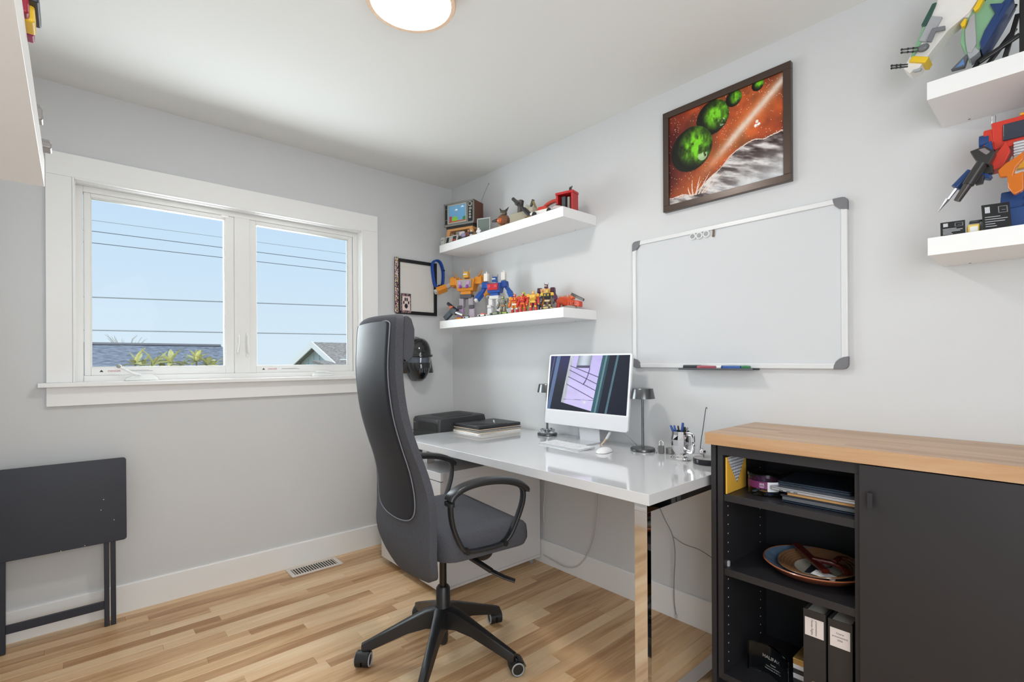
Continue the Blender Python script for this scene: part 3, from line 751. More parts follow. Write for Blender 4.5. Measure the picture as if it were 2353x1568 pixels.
def screen_reflection_fn(U, V):
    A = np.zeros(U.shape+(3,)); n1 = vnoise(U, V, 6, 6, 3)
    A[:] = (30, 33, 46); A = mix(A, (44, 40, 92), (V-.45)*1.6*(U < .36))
    # slanted window reflection, painted into the colours of the dark screen
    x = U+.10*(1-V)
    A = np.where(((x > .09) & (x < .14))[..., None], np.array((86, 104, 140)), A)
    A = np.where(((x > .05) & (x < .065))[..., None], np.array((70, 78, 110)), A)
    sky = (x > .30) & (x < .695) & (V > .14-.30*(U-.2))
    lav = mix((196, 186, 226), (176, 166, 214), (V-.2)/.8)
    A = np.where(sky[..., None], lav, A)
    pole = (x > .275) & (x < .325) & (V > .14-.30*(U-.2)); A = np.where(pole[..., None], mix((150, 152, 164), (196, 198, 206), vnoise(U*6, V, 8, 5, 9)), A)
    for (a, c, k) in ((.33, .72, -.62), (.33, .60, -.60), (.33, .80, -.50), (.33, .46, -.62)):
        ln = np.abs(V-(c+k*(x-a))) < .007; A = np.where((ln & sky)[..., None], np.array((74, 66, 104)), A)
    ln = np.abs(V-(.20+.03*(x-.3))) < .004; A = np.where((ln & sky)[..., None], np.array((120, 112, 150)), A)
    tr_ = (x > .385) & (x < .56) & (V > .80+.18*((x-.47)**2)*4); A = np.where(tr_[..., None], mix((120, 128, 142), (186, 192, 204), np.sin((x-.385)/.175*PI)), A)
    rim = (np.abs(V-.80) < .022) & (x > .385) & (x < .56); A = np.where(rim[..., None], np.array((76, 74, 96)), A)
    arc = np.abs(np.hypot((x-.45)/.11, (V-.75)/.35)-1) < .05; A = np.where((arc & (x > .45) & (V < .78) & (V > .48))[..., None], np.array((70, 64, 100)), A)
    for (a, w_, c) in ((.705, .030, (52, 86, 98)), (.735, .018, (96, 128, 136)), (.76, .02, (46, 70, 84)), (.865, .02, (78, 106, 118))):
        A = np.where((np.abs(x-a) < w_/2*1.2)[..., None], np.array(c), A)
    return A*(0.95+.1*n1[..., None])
sc = panel('screen', .516, .288, 320, 180, screen_reflection_fn, print_mat('screen_reflection_print', .45, emit=.16, spec=.15), body)  # display is off; its painted window reflection glows faintly
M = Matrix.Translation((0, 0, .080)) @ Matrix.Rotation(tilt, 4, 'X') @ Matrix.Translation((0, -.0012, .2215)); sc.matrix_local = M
b = B(); b.box(-.065, .065, -.055, .085, .0003, .006); b.build('stand_foot', SIL, pc, bevel=.001)
b = B(); b.loft([[(x_, y, z) for x_, y in ((-.065, yy), (.065, yy), (.065, yy+.005), (-.065, yy+.005))] for yy, z in ((.055, .004), (.045, .10), (.040, .20))]); b.build('stand_upright', ALU, pc, bevel=.0008)
B().lathe([(0, 0), (.02, 0), (.02, .012), (0, .012)], 20, (0, .032, .2)).build('hinge', ALU, pc)

# keyboard
kb = thing('keyboard', 'slim white wireless keyboard on the desk', 'keyboard', (1.366, -.283, DZ), R(-4.5))
b = B(); b.loft([[(x_, y_*1.0, z0+(.0 if y_ < 0 else .004)) for x_, y_ in rrect(.281, .120, .007, 3)] for z0 in (.0003, .0048)]); b.build('tray', SIL, kb, smooth=40)
KM = mat('key_white', (236, 236, 238), .5); key = None
rows = [(14, .0095), (14, .0165), (14, .0165), (13, .0165), (12, .0165), (8, .0165)]
yy = .052
for i, (n_, hh) in enumerate(rows):
    wv = .272/n_
    for k in range(n_):
        x_ = -.136+wv*(k+.5); z_ = .0052+.0018*(yy+.06)/.06
        q = B().box(-wv/2+.0011, wv/2-.0011, -hh/2, hh/2, 0, .0016)
        if k == 0: key = q.build('key', KM, kb, loc=(x_, yy-hh/2, z_))
        else: dup(key, kb, (x_, yy-hh/2, z_))
    yy -= hh+.0022
# mouse
ms = thing('mouse', 'low white wireless mouse beside the keyboard', 'mouse', (1.590, -.272, DZ), R(12))
rings = []
for t in np.linspace(-1, 1, 13):
    hw = .0285*(1-abs(t)**3.2)**.5+.0006; hz = .0205*(1-abs(t)**2.3)**.62+.001
    rings.append([(hw*math.cos(a), t*.0565, .002+hz*max(0, math.sin(a))) for a in np.linspace(0, PI, 11)]+[(hw*.8*x_, t*.0545, .0003) for x_ in np.linspace(-1, 1, 6)])
b = B(); b.loft(rings); b.build('shell', mat('mouse_white', (240, 240, 240), .15), ms, smooth=60)
# usb adapter hanging from the computer
ad = thing('cable_adapter', 'white and beige plug hanging below the computer', 'adapter', wr(1383, 1024, -.115))
p0 = Vector((0, 0, .004)); p1 = wr(1394, 1008, -.115)-wr(1383, 1024, -.115); p2 = wr(1402, 994, -.115)-wr(1383, 1024, -.115); p3 = wr(1405, 985, -.115)-wr(1383, 1024, -.115)
b = B(); b.sweep([p0, p1], rrect(.012, .008, .002)); b.build('beige_end', mat('beige', (214, 190, 164), .5), ad)
b = B(); b.sweep([p1, p2], rrect(.013, .009, .002)); b.build('white_end', WP, ad); B().tube([p2, p3, p3+Vector((.004, 0, .02))], .0018, 6).build('cord', WP, ad)

# lamps
GM = mat('gunmetal', (110, 112, 114), .28, metal=1.0)
def lamp(x_, y_, lab):
    t = thing('table_lamp', lab, 'lamp', (x_, y_, DZ), group='gunmetal table lamps')
    B().lathe([(0, .0003), (.053, .0003), (.0555, .003), (.0555, .011), (.052, .0145), (0, .0145)], 40).build('base', GM, t, smooth=40)
    B().cyl((0, 0, .014), (0, 0, .262), .0058, seg=16).build('stem', GM, t, smooth=40)
    B().lathe([(.0560, .241), (.0475, .284), (.0455, .2875), (0, .2880), (0, .2850), (.0440, .2845), (.0545, .241)], 40).build('lamp_shade', GM, t, smooth=40)
    B().lathe([(0, .250), (.046, .250), (.046, .253), (0, .253)], 30).build('diffuser', mat('lamp_disc', (225, 225, 222), .5), t)
    return t
lamp(1.688, -.112, 'dark metal mushroom lamp standing between the computer and the chrome mug')
lamp(1.047, -.085, 'dark metal mushroom lamp mostly hidden behind the computer')
tag(B().tube([wr(1436, 997, -.10), wr(1450, 1010, -.08), wr(1464, 1024, -.06), wr(1470, 1029, -.06)], .0012, 6).build('lamp_cord', GM), 'thin dark cord running from the computer to the lamp base', 'cord')
tk = thing('ring_stand', 'clear round trinket with metal studs around the lamp stem', 'trinket', (1.047, -.085, DZ+.0148))
GLS = mat('clear_glass', (240, 244, 246), .03, trans=1.0, ior=1.45)
B().lathe([(.012, 0), (.042, 0), (.042, .018), (.038, .02), (.012, .003)], 28, close=True).build('glass_ring', GLS, tk, smooth=40)
for a in (.4, 1.6, 5.4): B().cyl((.034*math.cos(a), .034*math.sin(a), .004), (.034*math.cos(a), .034*math.sin(a), .024), .007, seg=12).build('stud', CHR, tk, smooth=40)

# chrome mug with pens
mg = thing('mug', 'faceted chrome mug used as a pen holder', 'mug', (1.912, -.165, DZ), R(-15))
rj = random.Random(4); prof = [(.030, .0004), (.040, .004), (.034, .016), (.026, .024), (.034, .04), (.040, .06), (.041, .085), (.038, .105), (.037, .119)]
rings = []
for i, (r_, z) in enumerate(prof):
    rings.append([Vector((math.cos(2*PI*k/11)*r_*(1+rj.uniform(-.07, .07)*(0 if i in (0, 7, 8) else 1)), math.sin(2*PI*k/11)*r_*(1+rj.uniform(-.07, .07)*(0 if i in (0, 7, 8) else 1)), z)) for k in range(11)])
rings += [[p*1.0 if False else Vector((p.x*.9, p.y*.9, .119)) for p in rings[-1]], [Vector((p.x*.85, p.y*.85, .05)) for p in rings[-1]]]
b = B(); b.loft(rings); b.build('cup', CHR, mg)
b = B(); b.sweep(catmull([(.033, -.004, .112), (.062, -.006, .112), (.068, -.006, .10), (.068, -.006, .055), (.060, -.006, .04), (.034, -.004, .040)], 5), rrect(.009, .016, .003)); b.build('handle', CHR, mg, smooth=40)
b = B(); b.ball((.0, -.01, .006), (.045, .032, .012), 9, 6); b.build('foot_plate', CHR, mg)
PB = mat('pen_blue', (36, 78, 150), .35); PK = mat('pen_black', (28, 28, 32), .35); PT = mat('pen_tan', (186, 140, 90), .5); PG = mat('pen_steel', (170, 172, 176), .25, metal=.8)
for i, (px, py, m_, r_, lab) in enumerate(((1541, 978, PB, .0055, 'blue pen leaning furthest out of the chrome mug'), (1549, 978, PB, .0045, 'thin blue pen with silver clip in the chrome mug'), (1558, 979, PK, .004, 'black pen standing upright in the chrome mug'),
                                  (1569, 972, PB, .006, 'tall thick blue marker in the chrome mug'), (1574, 982, PT, .0055, 'tan wooden pencil in the chrome mug'), (1580, 983, PG, .004, 'steel pen at the handle side of the chrome mug'))):
    top = wr(px, py, -.172+.008*(i % 2)); c0 = Vector((1.912+(top.x-1.912)*.15, -.165, DZ+.052))
    t = thing('pen', lab, 'pen', c0, group='pens in the mug'); d = top-c0
    B().cyl((0, 0, 0), d*.72, r_, seg=10).build('barrel', m_, t, smooth=40); B().cyl(d*.72, d, r_*1.08, r_*.8, seg=10).build('cap', m_ if m_ is not PT else PK, t, smooth=40)
# padlock and keys
pl_ = thing('padlock', 'small grey combination padlock beside the chrome mug', 'padlock', (1.786, -.116, DZ), R(20))
b = B(); b.prism(rrect(.024, .036, .004), lambda a, c, d: (a, d, c+.0184), -.006, .006); b.build('body', mat('zinc', (120, 120, 120), .35, metal=.7), pl_, bevel=.001)
b = B(); b.tube(catmull([(-.007, 0, .034), (-.008, 0, .05), (0, 0, .058), (.008, 0, .05), (.007, 0, .034)], 5), .0024, 8); b.build('shackle', CHR, pl_, smooth=50)
for z in (.008, .016, .024): B().cyl((-.013, 0, z), (.013, 0, z), .0045, seg=10).build('dial', mat('dial_dark', (70, 70, 72), .4, metal=.5), pl_, smooth=40)
ky = thing('key_bunch', 'bunch of small steel keys lying by the padlock', 'keys', (1.764, -.124, DZ))
for k, (a, x_, y_) in enumerate(((.3, 0, 0), (1.2, .008, .004), (2.3, -.004, .006))):
    b = B(); b.cyl((x_, y_, .0012+k*.0016), (x_, y_, .0026+k*.0016), .007, seg=12); b.cb((x_+.015*math.cos(a), y_+.015*math.sin(a), .0019+k*.0016), (.022, .005, .0014), (0, 0, a)); b.build('key', CHR, ky)
dc = B().cyl((1.812, -.085, DZ+.0003), (1.812, -.085, DZ+.026), .019, seg=24).build('round_tin', mat('tin', (150, 150, 148), .4, metal=.6), smooth=40, bevel=.002); tag(dc, 'small round metal tin behind the padlock', 'tin')
# pendulum toy
pd = thing('pendulum_toy', 'kinetic desk toy with a hanging steel ball over a black base', 'desk toy', (2.028, -.165, DZ))
b = B(); b.lathe([(0, .0003), (.056, .0003), (.057, .002), (.057, .020), (.055, .022), (0, .022)], 48); b.build('base', mat('gloss_black', (26, 28, 34), .08), pd, smooth=40)
B().lathe([(0, .0221), (.053, .0221), (.053, .0226), (0, .0226)], 48).build('top_plate', mat('plate_grey', (170, 168, 166), .3), pd)
c0 = Vector((2.028, -.165, DZ)); tp = wr(1622, 939, -.175)-c0; bl = wr(1614.5, 1038, -.18)-c0; lo = wr(1609.5, 1028, -.165)-c0
b = B(); b.tube(catmull([tp+Vector((.006, 0, -.002)), tp, tp.lerp(lo, .5), lo, lo+Vector((.004, .012, -.02)), (lo.x+.006, lo.y+.016, .022)], 5), .0016, 8); b.build('rod', GM, pd, smooth=60)
B().tube([tp+Vector((.006, 0, -.002)), bl], .0004, 5).build('string', mat('thread', (190, 190, 190), .6), pd)
B().ball(bl, .0135, 24, 16).build('steel_ball', CHR, pd, smooth=80)

# stack of folders and papers
def slab(name, lab, cat, cx, cy, sx, sy, z0, z1, m_, rz, grp='folders stacked at the desk corner', page=None):
    t = thing(name, lab, cat, (cx, cy, z0), R(rz), group=grp)
    hz = z1-z0
    if page is None: B().box(-sx/2, sx/2, -sy/2, sy/2, .0002, hz).build('sheets', m_, t, bevel=min(.001, hz*.2))
    else:
        B().box(-sx/2, sx/2, -sy/2, sy/2, .0002, .0018).build('cover', m_, t); B().box(-sx/2, sx/2, -sy/2, sy/2, hz-.0018, hz).build('cover', m_, t)
        B().box(-sx/2+.004, sx/2-.004, -sy/2+.004, sy/2-.004, .0018, hz-.0018).build('pages', page, t); B().box(-sx/2, -sx/2+.003, -sy/2, sy/2, .0002, hz).build('spine', m_, t)
    return t
PAP = mat('paper_white', (240, 239, 236), .8); CRM = mat('paper_cream', (226, 205, 178), .8); NVY = mat('folder_navy', (56, 60, 70), .5); LEA = mat('leather_black', (44, 44, 47), .42, bump=.2, bscale=300)
zz = DZ
slab('paper_stack', 'white paper lying at the bottom of the folder stack', 'paper', .668, -.218, .262, .322, zz, zz+.007, PAP, -1); zz += .007
slab('file_folder', 'cream paper folder just above the white paper', 'folder', .672, -.214, .256, .316, zz, zz+.006, CRM, 1.5, page=PAP); zz += .006
slab('file_folder', 'dark navy folder in the middle of the stack', 'folder', .668, -.212, .25, .318, zz, zz+.009, NVY, -1.5, page=PAP); zz += .009
slab('file_folder', 'black folder with cream page edges below the leather portfolio', 'folder', .668, -.216, .255, .318, zz, zz+.011, LEA, .5, page=CRM); zz += .011
pf = thing('portfolio', 'black leather portfolio on top of the folder stack', 'portfolio', (.666, -.216, zz), R(-1))
b = B(); b.prism(rrect(.262, .325, .012, 3), lambda a, c, d: (a, c, d), .0002, .017); b.build('case', LEA, pf, bevel=.005, bseg=3)
B().tube(catmull([(.0, -.155, .0172), (.05, -.10, .019), (.11, -.02, .018), (.12, .06, .0172)], 5), .002, 6).build('flap_seam', LEA, pf, smooth=50); zz += .017
pn = thing('pen', 'silver ballpoint pen lying on the leather portfolio', 'pen', (.715, -.20, zz+.0005), R(-38))
B().cyl((-.06, 0, .005), (.045, 0, .005), .0045, seg=12).build('barrel', SIL, pn, smooth=40); B().cyl((.045, 0, .005), (.068, 0, .005), .004, .002, seg=12).build('tip', GM, pn, smooth=40); B().box(-.06, -.02, -.0015, .0015, .0092, .0105).build('clip', CHR, pn)

# printer
pr = thing('printer', 'black laser printer beside the desk on the low cabinet', 'printer', (.395, -.30, .6303))
PRB = mat('printer_black', (46, 47, 50), .45); PRD = mat('printer_dark', (24, 25, 27), .5)
b = B(); b.prism(rrect(.300, .360, .02, 4), lambda a, c, d: (a, c, d), 0, .135); b.build('lower_body', PRB, pr, bevel=.004)
def hood(x, y): return .205-.02*((y+.18)/.36 < .25)*0
rings = [[(x_, y_, .135) for x_, y_ in rrect(.300, .360, .02, 4)], [(x_, y_, .195) for x_, y_ in rrect(.300, .360, .02, 4)], [(x_*.985, y_*.985+.002, .212+.008*(y_ > 0)) for x_, y_ in rrect(.300, .360, .03, 4)], [(x_*.90, y_*.92+.004, .216+.008*(y_ > 0)) for x_, y_ in rrect(.300, .360, .03, 4)]]
b = B(); b.loft(rings); b.build('upper_body', PRB, pr, smooth=35)
b = B(); b.prism(rrect(.19, .20, .02, 4, .015, .01), lambda a, c, d: (a, c, d+.03*(c-.01)), .2195, .2215); b.build('output_tray', PRD, pr)
b = B(); b.prism(rrect(.21, .05, .012, 4, .03, .165), lambda a, c, d: (a, d, c), -.1815, -.179); b.build('output_slot', PRD, pr)
b = B(); b.box(-.148, .148, -.1812, -.18, .128, .131); b.build('seam', PRD, pr)
b = B(); b.prism(rrect(.09, .06, .006, 3, .06, .075), lambda a, c, d: (a, d, c), -.183, -.18); b.build('front_flap', PRD, pr, bevel=.001)
B().box(-.135, -.105, -.1808, -.18, .178, .181).build('badge', mat('badge_grey', (150, 150, 152), .4), pr)
# ------------------------------------------------------------------ whiteboard
WB = mat('whiteboard_face', (210, 212, 215), .28); AL = mat('white_alu', (226, 227, 228), .35, metal=.15); CG_ = mat('corner_grey', (118, 118, 122), .5)
bx0, bx1, bz0, bz1 = 1.571, 2.474, 1.152, 1.767
cx, cz = (bx0+bx1)/2, (bz0+bz1)/2; hw, hh = (bx1-bx0)/2, (bz1-bz0)/2
wb = thing('whiteboard', 'large magnetic whiteboard with grey corner caps', 'whiteboard', (cx, 0, cz))
B().box(-hw+.015, hw-.015, -.012, -.001, -hh+.015, hh-.015).build('board', WB, wb)
for nm, q in (('frame_rail', (-hw+.02, hw-.02, hh-.020, hh)), ('frame_rail', (-hw+.02, hw-.02, -hh, -hh+.020)), ('frame_stile', (-hw, -hw+.020, -hh+.02, hh-.02)), ('frame_stile', (hw-.020, hw, -hh+.02, hh-.02))):
    B().box(q[0], q[1], -.019, -.001, q[2], q[3]).build(nm, AL, wb, bevel=.003)
for sx in (-1, 1):
    for sz in (-1, 1):
        pts = [(0, 0), (-.042, 0)]; 
        poly = []
        for k in range(7): a = R(90*k/6); poly.append((-.046+.046*math.sin(a)*1.0-.0, -.046*math.cos(a)*1.0 if False else 0))
        poly = [(-.046, .001)]+[(-.016+.017*math.sin(R(a)), -.016+.017*math.cos(R(a))) for a in (0, 30, 60, 90)]+[(.001, -.046)]+[(.001-.047*math.sin(R(a)), -.046+.047*(1-math.cos(R(a)))) for a in (18, 36, 54, 72)]
        b = B(); b.prism(poly, lambda a, c, d: (sx*(hw+a), d, sz*(hh+c)), -.0205, -.0005); b.build('corner_cap', CG_, wb, bevel=.002)
for i, (px, py) in enumerate(((1591, 543.5), (1606, 541), (1622, 537.5))):
    p = wr(px, py, -.02); t = thing('magnet', ('round clear magnet furthest from the brown figure magnet', 'round clear magnet between the two other round ones', 'round clear magnet right beside the brown figure magnet')[i], 'magnet', (p.x, -.0122, p.z), group='round magnets on the whiteboard', rot=(R(90), 0, 0))
    B().lathe([(0, 0), (.0155, 0), (.0155, .006), (.013, .008), (.0105, .008), (.0095, .0065), (0, .0065)], 28).build('rim', mat('magnet_clear', (226, 228, 230), .1, coat=.5), t, smooth=40)
    B().lathe([(0, .0066), (.0092, .0066), (.0092, .0078), (0, .0078)], 20).build('core', mat('magnet_core', (165, 165, 166), .3, metal=.6), t, smooth=40)
p = wr(1638, 535, -.02); t = thing('figure_magnet', 'tiny brown figure-shaped magnet on the whiteboard', 'magnet', (p.x, -.0122, p.z))
BRN = mat('magnet_brown', (120, 100, 88), .4, metal=.5); b = B()
for z, r_ in ((.010, .0045), (.002, .0055), (-.006, .005), (-.012, .006)): b.ball((.001*(z > 0), -.004, z), (r_, .003, r_), 8, 6)
b.build('figure', BRN, t, smooth=50)
# pen tray and markers
ty = thing('marker_tray', 'dark metal pen tray hooked under the whiteboard', 'tray', (2.005, 0, bz0-.004))
TR = mat('tray_grey', (120, 122, 128), .3, metal=.6)
b = B(); b.box(-.160, .160, -.070, -.001, -.003, -.001); b.box(-.160, .160, -.070, -.068, -.003, .004); b.box(-.16, .16, -.0035, -.0005, -.003, .003); b.build('shelf', TR, ty, bevel=.0006)
def marker(x0, x1, y, c1, c2, lab, r_=.008, split=.65):
    t = thing('marker', lab, 'marker', (x0, y, bz0-.0048+r_), group='whiteboard markers'); L = x1-x0
    B().cyl((0, 0, 0), (L*split, 0, 0), r_, seg=14).build('barrel', mat('mk_%s' % c1, c1, .4), t, smooth=40); B().cyl((L*split, 0, 0), (L, 0, 0), r_*1.08, r_*.9, seg=14).build('cap', mat('mk_%s' % c2, c2, .4), t, smooth=40)
marker(1.925, 2.005, -.050, 'B05A6A', '9E4A5A', 'dusky red marker on the whiteboard tray', split=.2)
marker(1.955, 2.045, -.030, 'F0F0F0', '2B4E8C', 'white marker with a blue cap on the whiteboard tray', split=.75)
marker(2.040, 2.110, -.052, '2C5AA0', '2C5AA0', 'blue marker on the whiteboard tray')
marker(2.072, 2.140, -.032, '2F7A4C', '2F7A4C', 'green marker on the whiteboard tray')
er_ = thing('eraser', 'long dark whiteboard eraser on the tray', 'eraser', (1.895, -.030, bz0-.0048)); B().box(-.043, .030, -.014, .014, 0, .010).build('felt', mat('felt', (58, 60, 64), .9), er_); B().box(-.043, .030, -.014, .014, .010, .018).build('grip', mat('grip_grey', (72, 76, 80), .5), er_, bevel=.002)

# ------------------------------------------------------------------ framed space painting
fx0, fx1, fz0, fz1 = 1.745, 2.293, 1.873, 2.331
pt = thing('framed_painting', 'dark framed painting of green planets in an orange sky', 'painting', ((fx0+fx1)/2, 0, (fz0+fz1)/2))
FB = mat('frame_bronze', (74, 60, 52), .28, metal=.25); FS = mat('frame_side', (40, 40, 43), .4)
hw2, hh2, fw = (fx1-fx0)/2, (fz1-fz0)/2, .028
for q, nm in (((-hw2, hw2, hh2-fw, hh2), 'frame_rail'), ((-hw2, hw2, -hh2, -hh2+fw), 'frame_rail'), ((-hw2, -hw2+fw, -hh2+fw, hh2-fw), 'frame_stile'), ((hw2-fw, hw2, -hh2+fw, hh2-fw), 'frame_stile')):
    B().box(q[0], q[1], -.024, -.001, q[2], q[3]).build(nm, FB, pt, bevel=.0015)
B().box(-hw2+.004, hw2-.004, -.012, -.0005, -hh2+.004, hh2-.004).build('backing', FS, pt)
iw, ih = 2*(hw2-fw)+.002, 2*(hh2-fw)+.002
def uvm(px, py):
    p = wr(px, py, -.014); return p.x-(fx0+fx1)/2, p.z-(fz0+fz1)/2
PLN = [(uvm(1588, 343), .098, 1), (uvm(1637, 270), .073, 2), (uvm(1686, 226), .034, 3), (uvm(1741, 195), .024, 4)]
def paint(U, V):
    X = (U-.5)*iw; Z = (V-.5)*ih
    n1 = vnoise(U, V, 4, 3, 1, 5); n2 = vnoise(U, V, 9, 7, 2, 4); n3 = vnoise(U, V, 40, 30, 5, 2)
    A = mix((64, 22, 20), (212, 92, 44), n1*2.3-.62); A = mix(A, (112, 66, 36), (n2-.45)*2.6); A = mix(A, (92, 24, 26), np.clip(.35-U, 0, 1)*1.4)
    d = (Z-(-.075))-(X-(-.055))*.83   # light beam
    beam = np.exp(-(d/.028)**2)*np.clip((X+.12)/.16, 0, 1); A = mix(A, (238, 222, 206), beam*.92); A = mix(A, (204, 112, 52), .55*np.exp(-(d/.09)**2)*(1-beam))
    rs = np.random.RandomState(8); st = rs.rand(*U.shape) > .9905; A = np.where(st[..., None], np.array((246, 226, 208)), A)
    for (sx, sz) in ((.145, .045), (.152, .033), (.140, .030)): A = np.where((np.hypot(X-sx, Z-sz) < .006)[..., None], np.array((250, 246, 242)), A)
    for k in (1, 0, 2, 3):
        (cx_, cz_), r_, sd = PLN[k]; q = np.hypot(X-cx_, Z-cz_)/r_; ins = q < 1
        rock = vnoise(U*1.3, V, 26, 18, 20+sd, 4); light = np.clip(1.25-np.hypot((X-cx_-.3*r_)/r_, (Z-cz_-.12*r_)/r_)*1.25, 0, 1)
        g = mix((20, 22, 14), (126, 214, 40), np.clip(light*1.5*(rock*1.6-.15), 0, 1)); g = mix(g, (210, 226, 200), np.clip((np.hypot((X-cx_-.55*r_)/r_, (Z-cz_+.45*r_)/r_) < .22)*(rock > .45)*.7, 0, 1))
        A = np.where(ins[..., None], g, A)
    h = np.interp(X, [-.26, -.12, -.05, .0, .06, .13, .26], [-.165, -.175, -.125, -.09, -.045, -.03, -.028])+.02*(n2-.5); hill = Z < h
    tone = vnoise(U, V+U*.5, 7, 22, 12, 5); G = mix((58, 44, 44), (222, 216, 214), tone*3.0-1.05); G = mix(G, (214, 218, 220), np.clip((-.06-Z)*9*(U-.2), 0, .85)); A = np.where(hill[..., None], G, A)
    edge = np.abs(Z-h-.004*np.sin(X*60)) < .0022; A = np.where(edge[..., None], np.array((226, 206, 196)), A)
    for (bx_, sl, ln_) in ((-.13, -.25, .07), (-.115, .1, .08), (-.105, .55, .085), (-.09, .9, .08), (-.12, .35, .06), (-.14, -.6, .05), (-.08, 1.3, .07)):
        zb = -.185; t_ = (Z-zb)/ln_; lnx = bx_+sl*t_*ln_*.9+.012*t_*t_; A = np.where(((np.abs(X-lnx) < .0032*(1.2-t_)) & (t_ > 0) & (t_ < 1))[..., None], np.array((232, 206, 186)), A)
    return A*(.94+.12*n3[..., None])
panel('canvas', iw, ih, 230, 180, paint, print_mat('canvas_print', .6, spec=.3), pt, loc=(0, -.014, 0))

# ------------------------------------------------------------------ small frame on the window wall with straps
BLK = mat('frame_black', (24, 24, 26), .4)
y0, y1, z0, z1 = -.456, -.144, 1.508, 1.880
sp_ = thing('picture_frame', 'small black picture frame holding a blank off-white print', 'picture frame', (0, (y0+y1)/2, (z0+z1)/2), R(90))
w2, h2 = (y1-y0)/2, (z1-z0)/2; t_ = .022
for q, nm in (((-w2, w2, h2-t_, h2), 'frame_rail'), ((-w2, w2, -h2, -h2+t_), 'frame_rail'), ((-w2, -w2+t_, -h2+t_, h2-t_), 'frame_stile'), ((w2-t_, w2, -h2+t_, h2-t_), 'frame_stile')):
    B().box(q[0], q[1], -.020, -.001, q[2], q[3]).build(nm, BLK, sp_, bevel=.001)
B().box(-w2+.006, w2-.006, -.010, -.002, -h2+.006, h2-.006).build('print', mat('print_paper', (226, 222, 216), .7), sp_)
B().box(-w2+.02, w2-.02, -.0106, -.0098, .135, .1362).build('mat_line', mat('mat_line', (206, 202, 196), .7), sp_)
def strap_fn(seed):
    def fn(U, V):
        n = vnoise(U*.6, V, 8, 30, seed, 2); k = (n*9).astype(int) % 6
        pal = np.array([(30, 28, 34), (206, 160, 158), (60, 58, 110), (214, 196, 120), (240, 230, 226), (150, 70, 74)]); return pal[k]
    return fn
PM = print_mat('fabric_print', .8)
st = thing('patterned_strap', 'narrow multicoloured patterned strap hanging over the picture frame edge', 'strap', (.0205, -.466, 1.695), R(90))
B().box(-.010, .014, -.004, 0, -.182, .190).build('webbing', mat('strap_dark', (36, 30, 34), .8), st)
panel('pattern', .012, .37, 4, 120, strap_fn(31), PM, st, loc=(-.003, -.0045, .004)); panel('pattern', .009, .37, 3, 120, strap_fn(37), PM, st, loc=(.0095, -.0046, .004))
pw = thing('paw_tag', 'square pink tag with a black paw print in the frame corner', 'tag', (.0215, -.393, 1.580), R(90))
B().box(-.037, .037, -.003, 0, -.066, .066).build('card', mat('tag_edge', (60, 50, 60), .8), pw)
def paw(U, V):
    n = vnoise(U, V, 14, 20, 44, 2); A = mix((38, 34, 44), (196, 150, 152), n*2-.5)
    ins = (np.abs(U-.5) < .40) & (np.abs(V-.5) < .37); A = np.where(ins[..., None], np.array((232, 212, 208)), A)
    m_ = np.hypot((U-.5)/.17, (V-.36)/.13) < 1
    for (a, b_, r1, r2) in ((.40, .70, .085, .1), (.60, .70, .085, .1), (.25, .54, .075, .09), (.75, .54, .075, .09)): m_ = m_ | (np.hypot((U-a)/r1, (V-b_)/r2) < 1)
    return np.where(m_[..., None], np.array((44, 40, 46)), A)
panel('paw_print', .072, .13, 40, 60, paw, PM, pw, loc=(0, -.0034, 0))
co = thing('dog_collar', 'bright blue padded collar hanging from the picture frame corner', 'collar', (.03, -.150, 1.80))
BLU = mat('collar_blue', (22, 72, 160), .6, bump=.2, bscale=500)
pts = catmull([(.0, -.038, .07), (.004, -.012, .098), (.01, .022, .085), (.016, .040, .02), (.016, .036, -.06), (.012, .022, -.085), (.004, .0, -.088), (0, -.020, -.072), (0, -.034, 0)], 5, loop=True)
b = B(); b.sweep(pts, rrect(.012, .026, .005, 3), up=(1, .2, .1), loop=True); b.build('band', BLU, co, smooth=50)
B().cb((.012, .022, -.083), (.03, .03, .022)).build('buckle', mat('buckle_dark', (24, 28, 40), .4), co, bevel=.003)
B().cb((.016, .041, .03), (.03, .012, .012)).build('keeper', mat('buckle_dark', (24, 28, 40), .4), co, bevel=.002)

# ------------------------------------------------------------------ plain black helmet ornament on the window wall
hm = thing('helmet_ornament', 'glossy black helmet ornament mounted on the window wall', 'helmet', (.012, -.315, 1.20), R(-8))
GB = mat('helmet_black', (16, 17, 20), .12, coat=.6)
# local: x out of the wall
def dome(r, z0, z1, n=12):
    b = B(); rings = []
    for i in range(n+1):
        t = i/n; z = z0+(z1-z0)*math.sin(t*PI/2); rr_ = max(.002, math.cos(t*PI/2)**.62); rings.append([(max(0, r[0]*rr_*math.cos(a)), r[1]*rr_*math.sin(a), z) for a in np.linspace(-PI/2, PI/2, 21)])
    b.loft(rings); return b
dome((.140, .098), .030, .150).build('shell', GB, hm, smooth=60)
b = B(); rings = []
for z, rx, ry in ((.045, .100, .100), (.0, .096, .108), (-.04, .080, .118), (-.085, .060, .130), (-.092, .058, .128)):
    rings.append([(rx*math.cos(a), ry*math.sin(a), z) for a in np.linspace(-PI/2, PI/2, 21)])
b.loft(rings); b.build('neck_guard', GB, hm, smooth=40)
b = B(); b.sweep([(.147*math.cos(a), .101*math.sin(a), .034-.012*math.cos(a)) for a in np.linspace(-1.5, 1.5, 25)], rrect(.014, .016, .004)); b.build('brow_band', GB, hm, smooth=50)
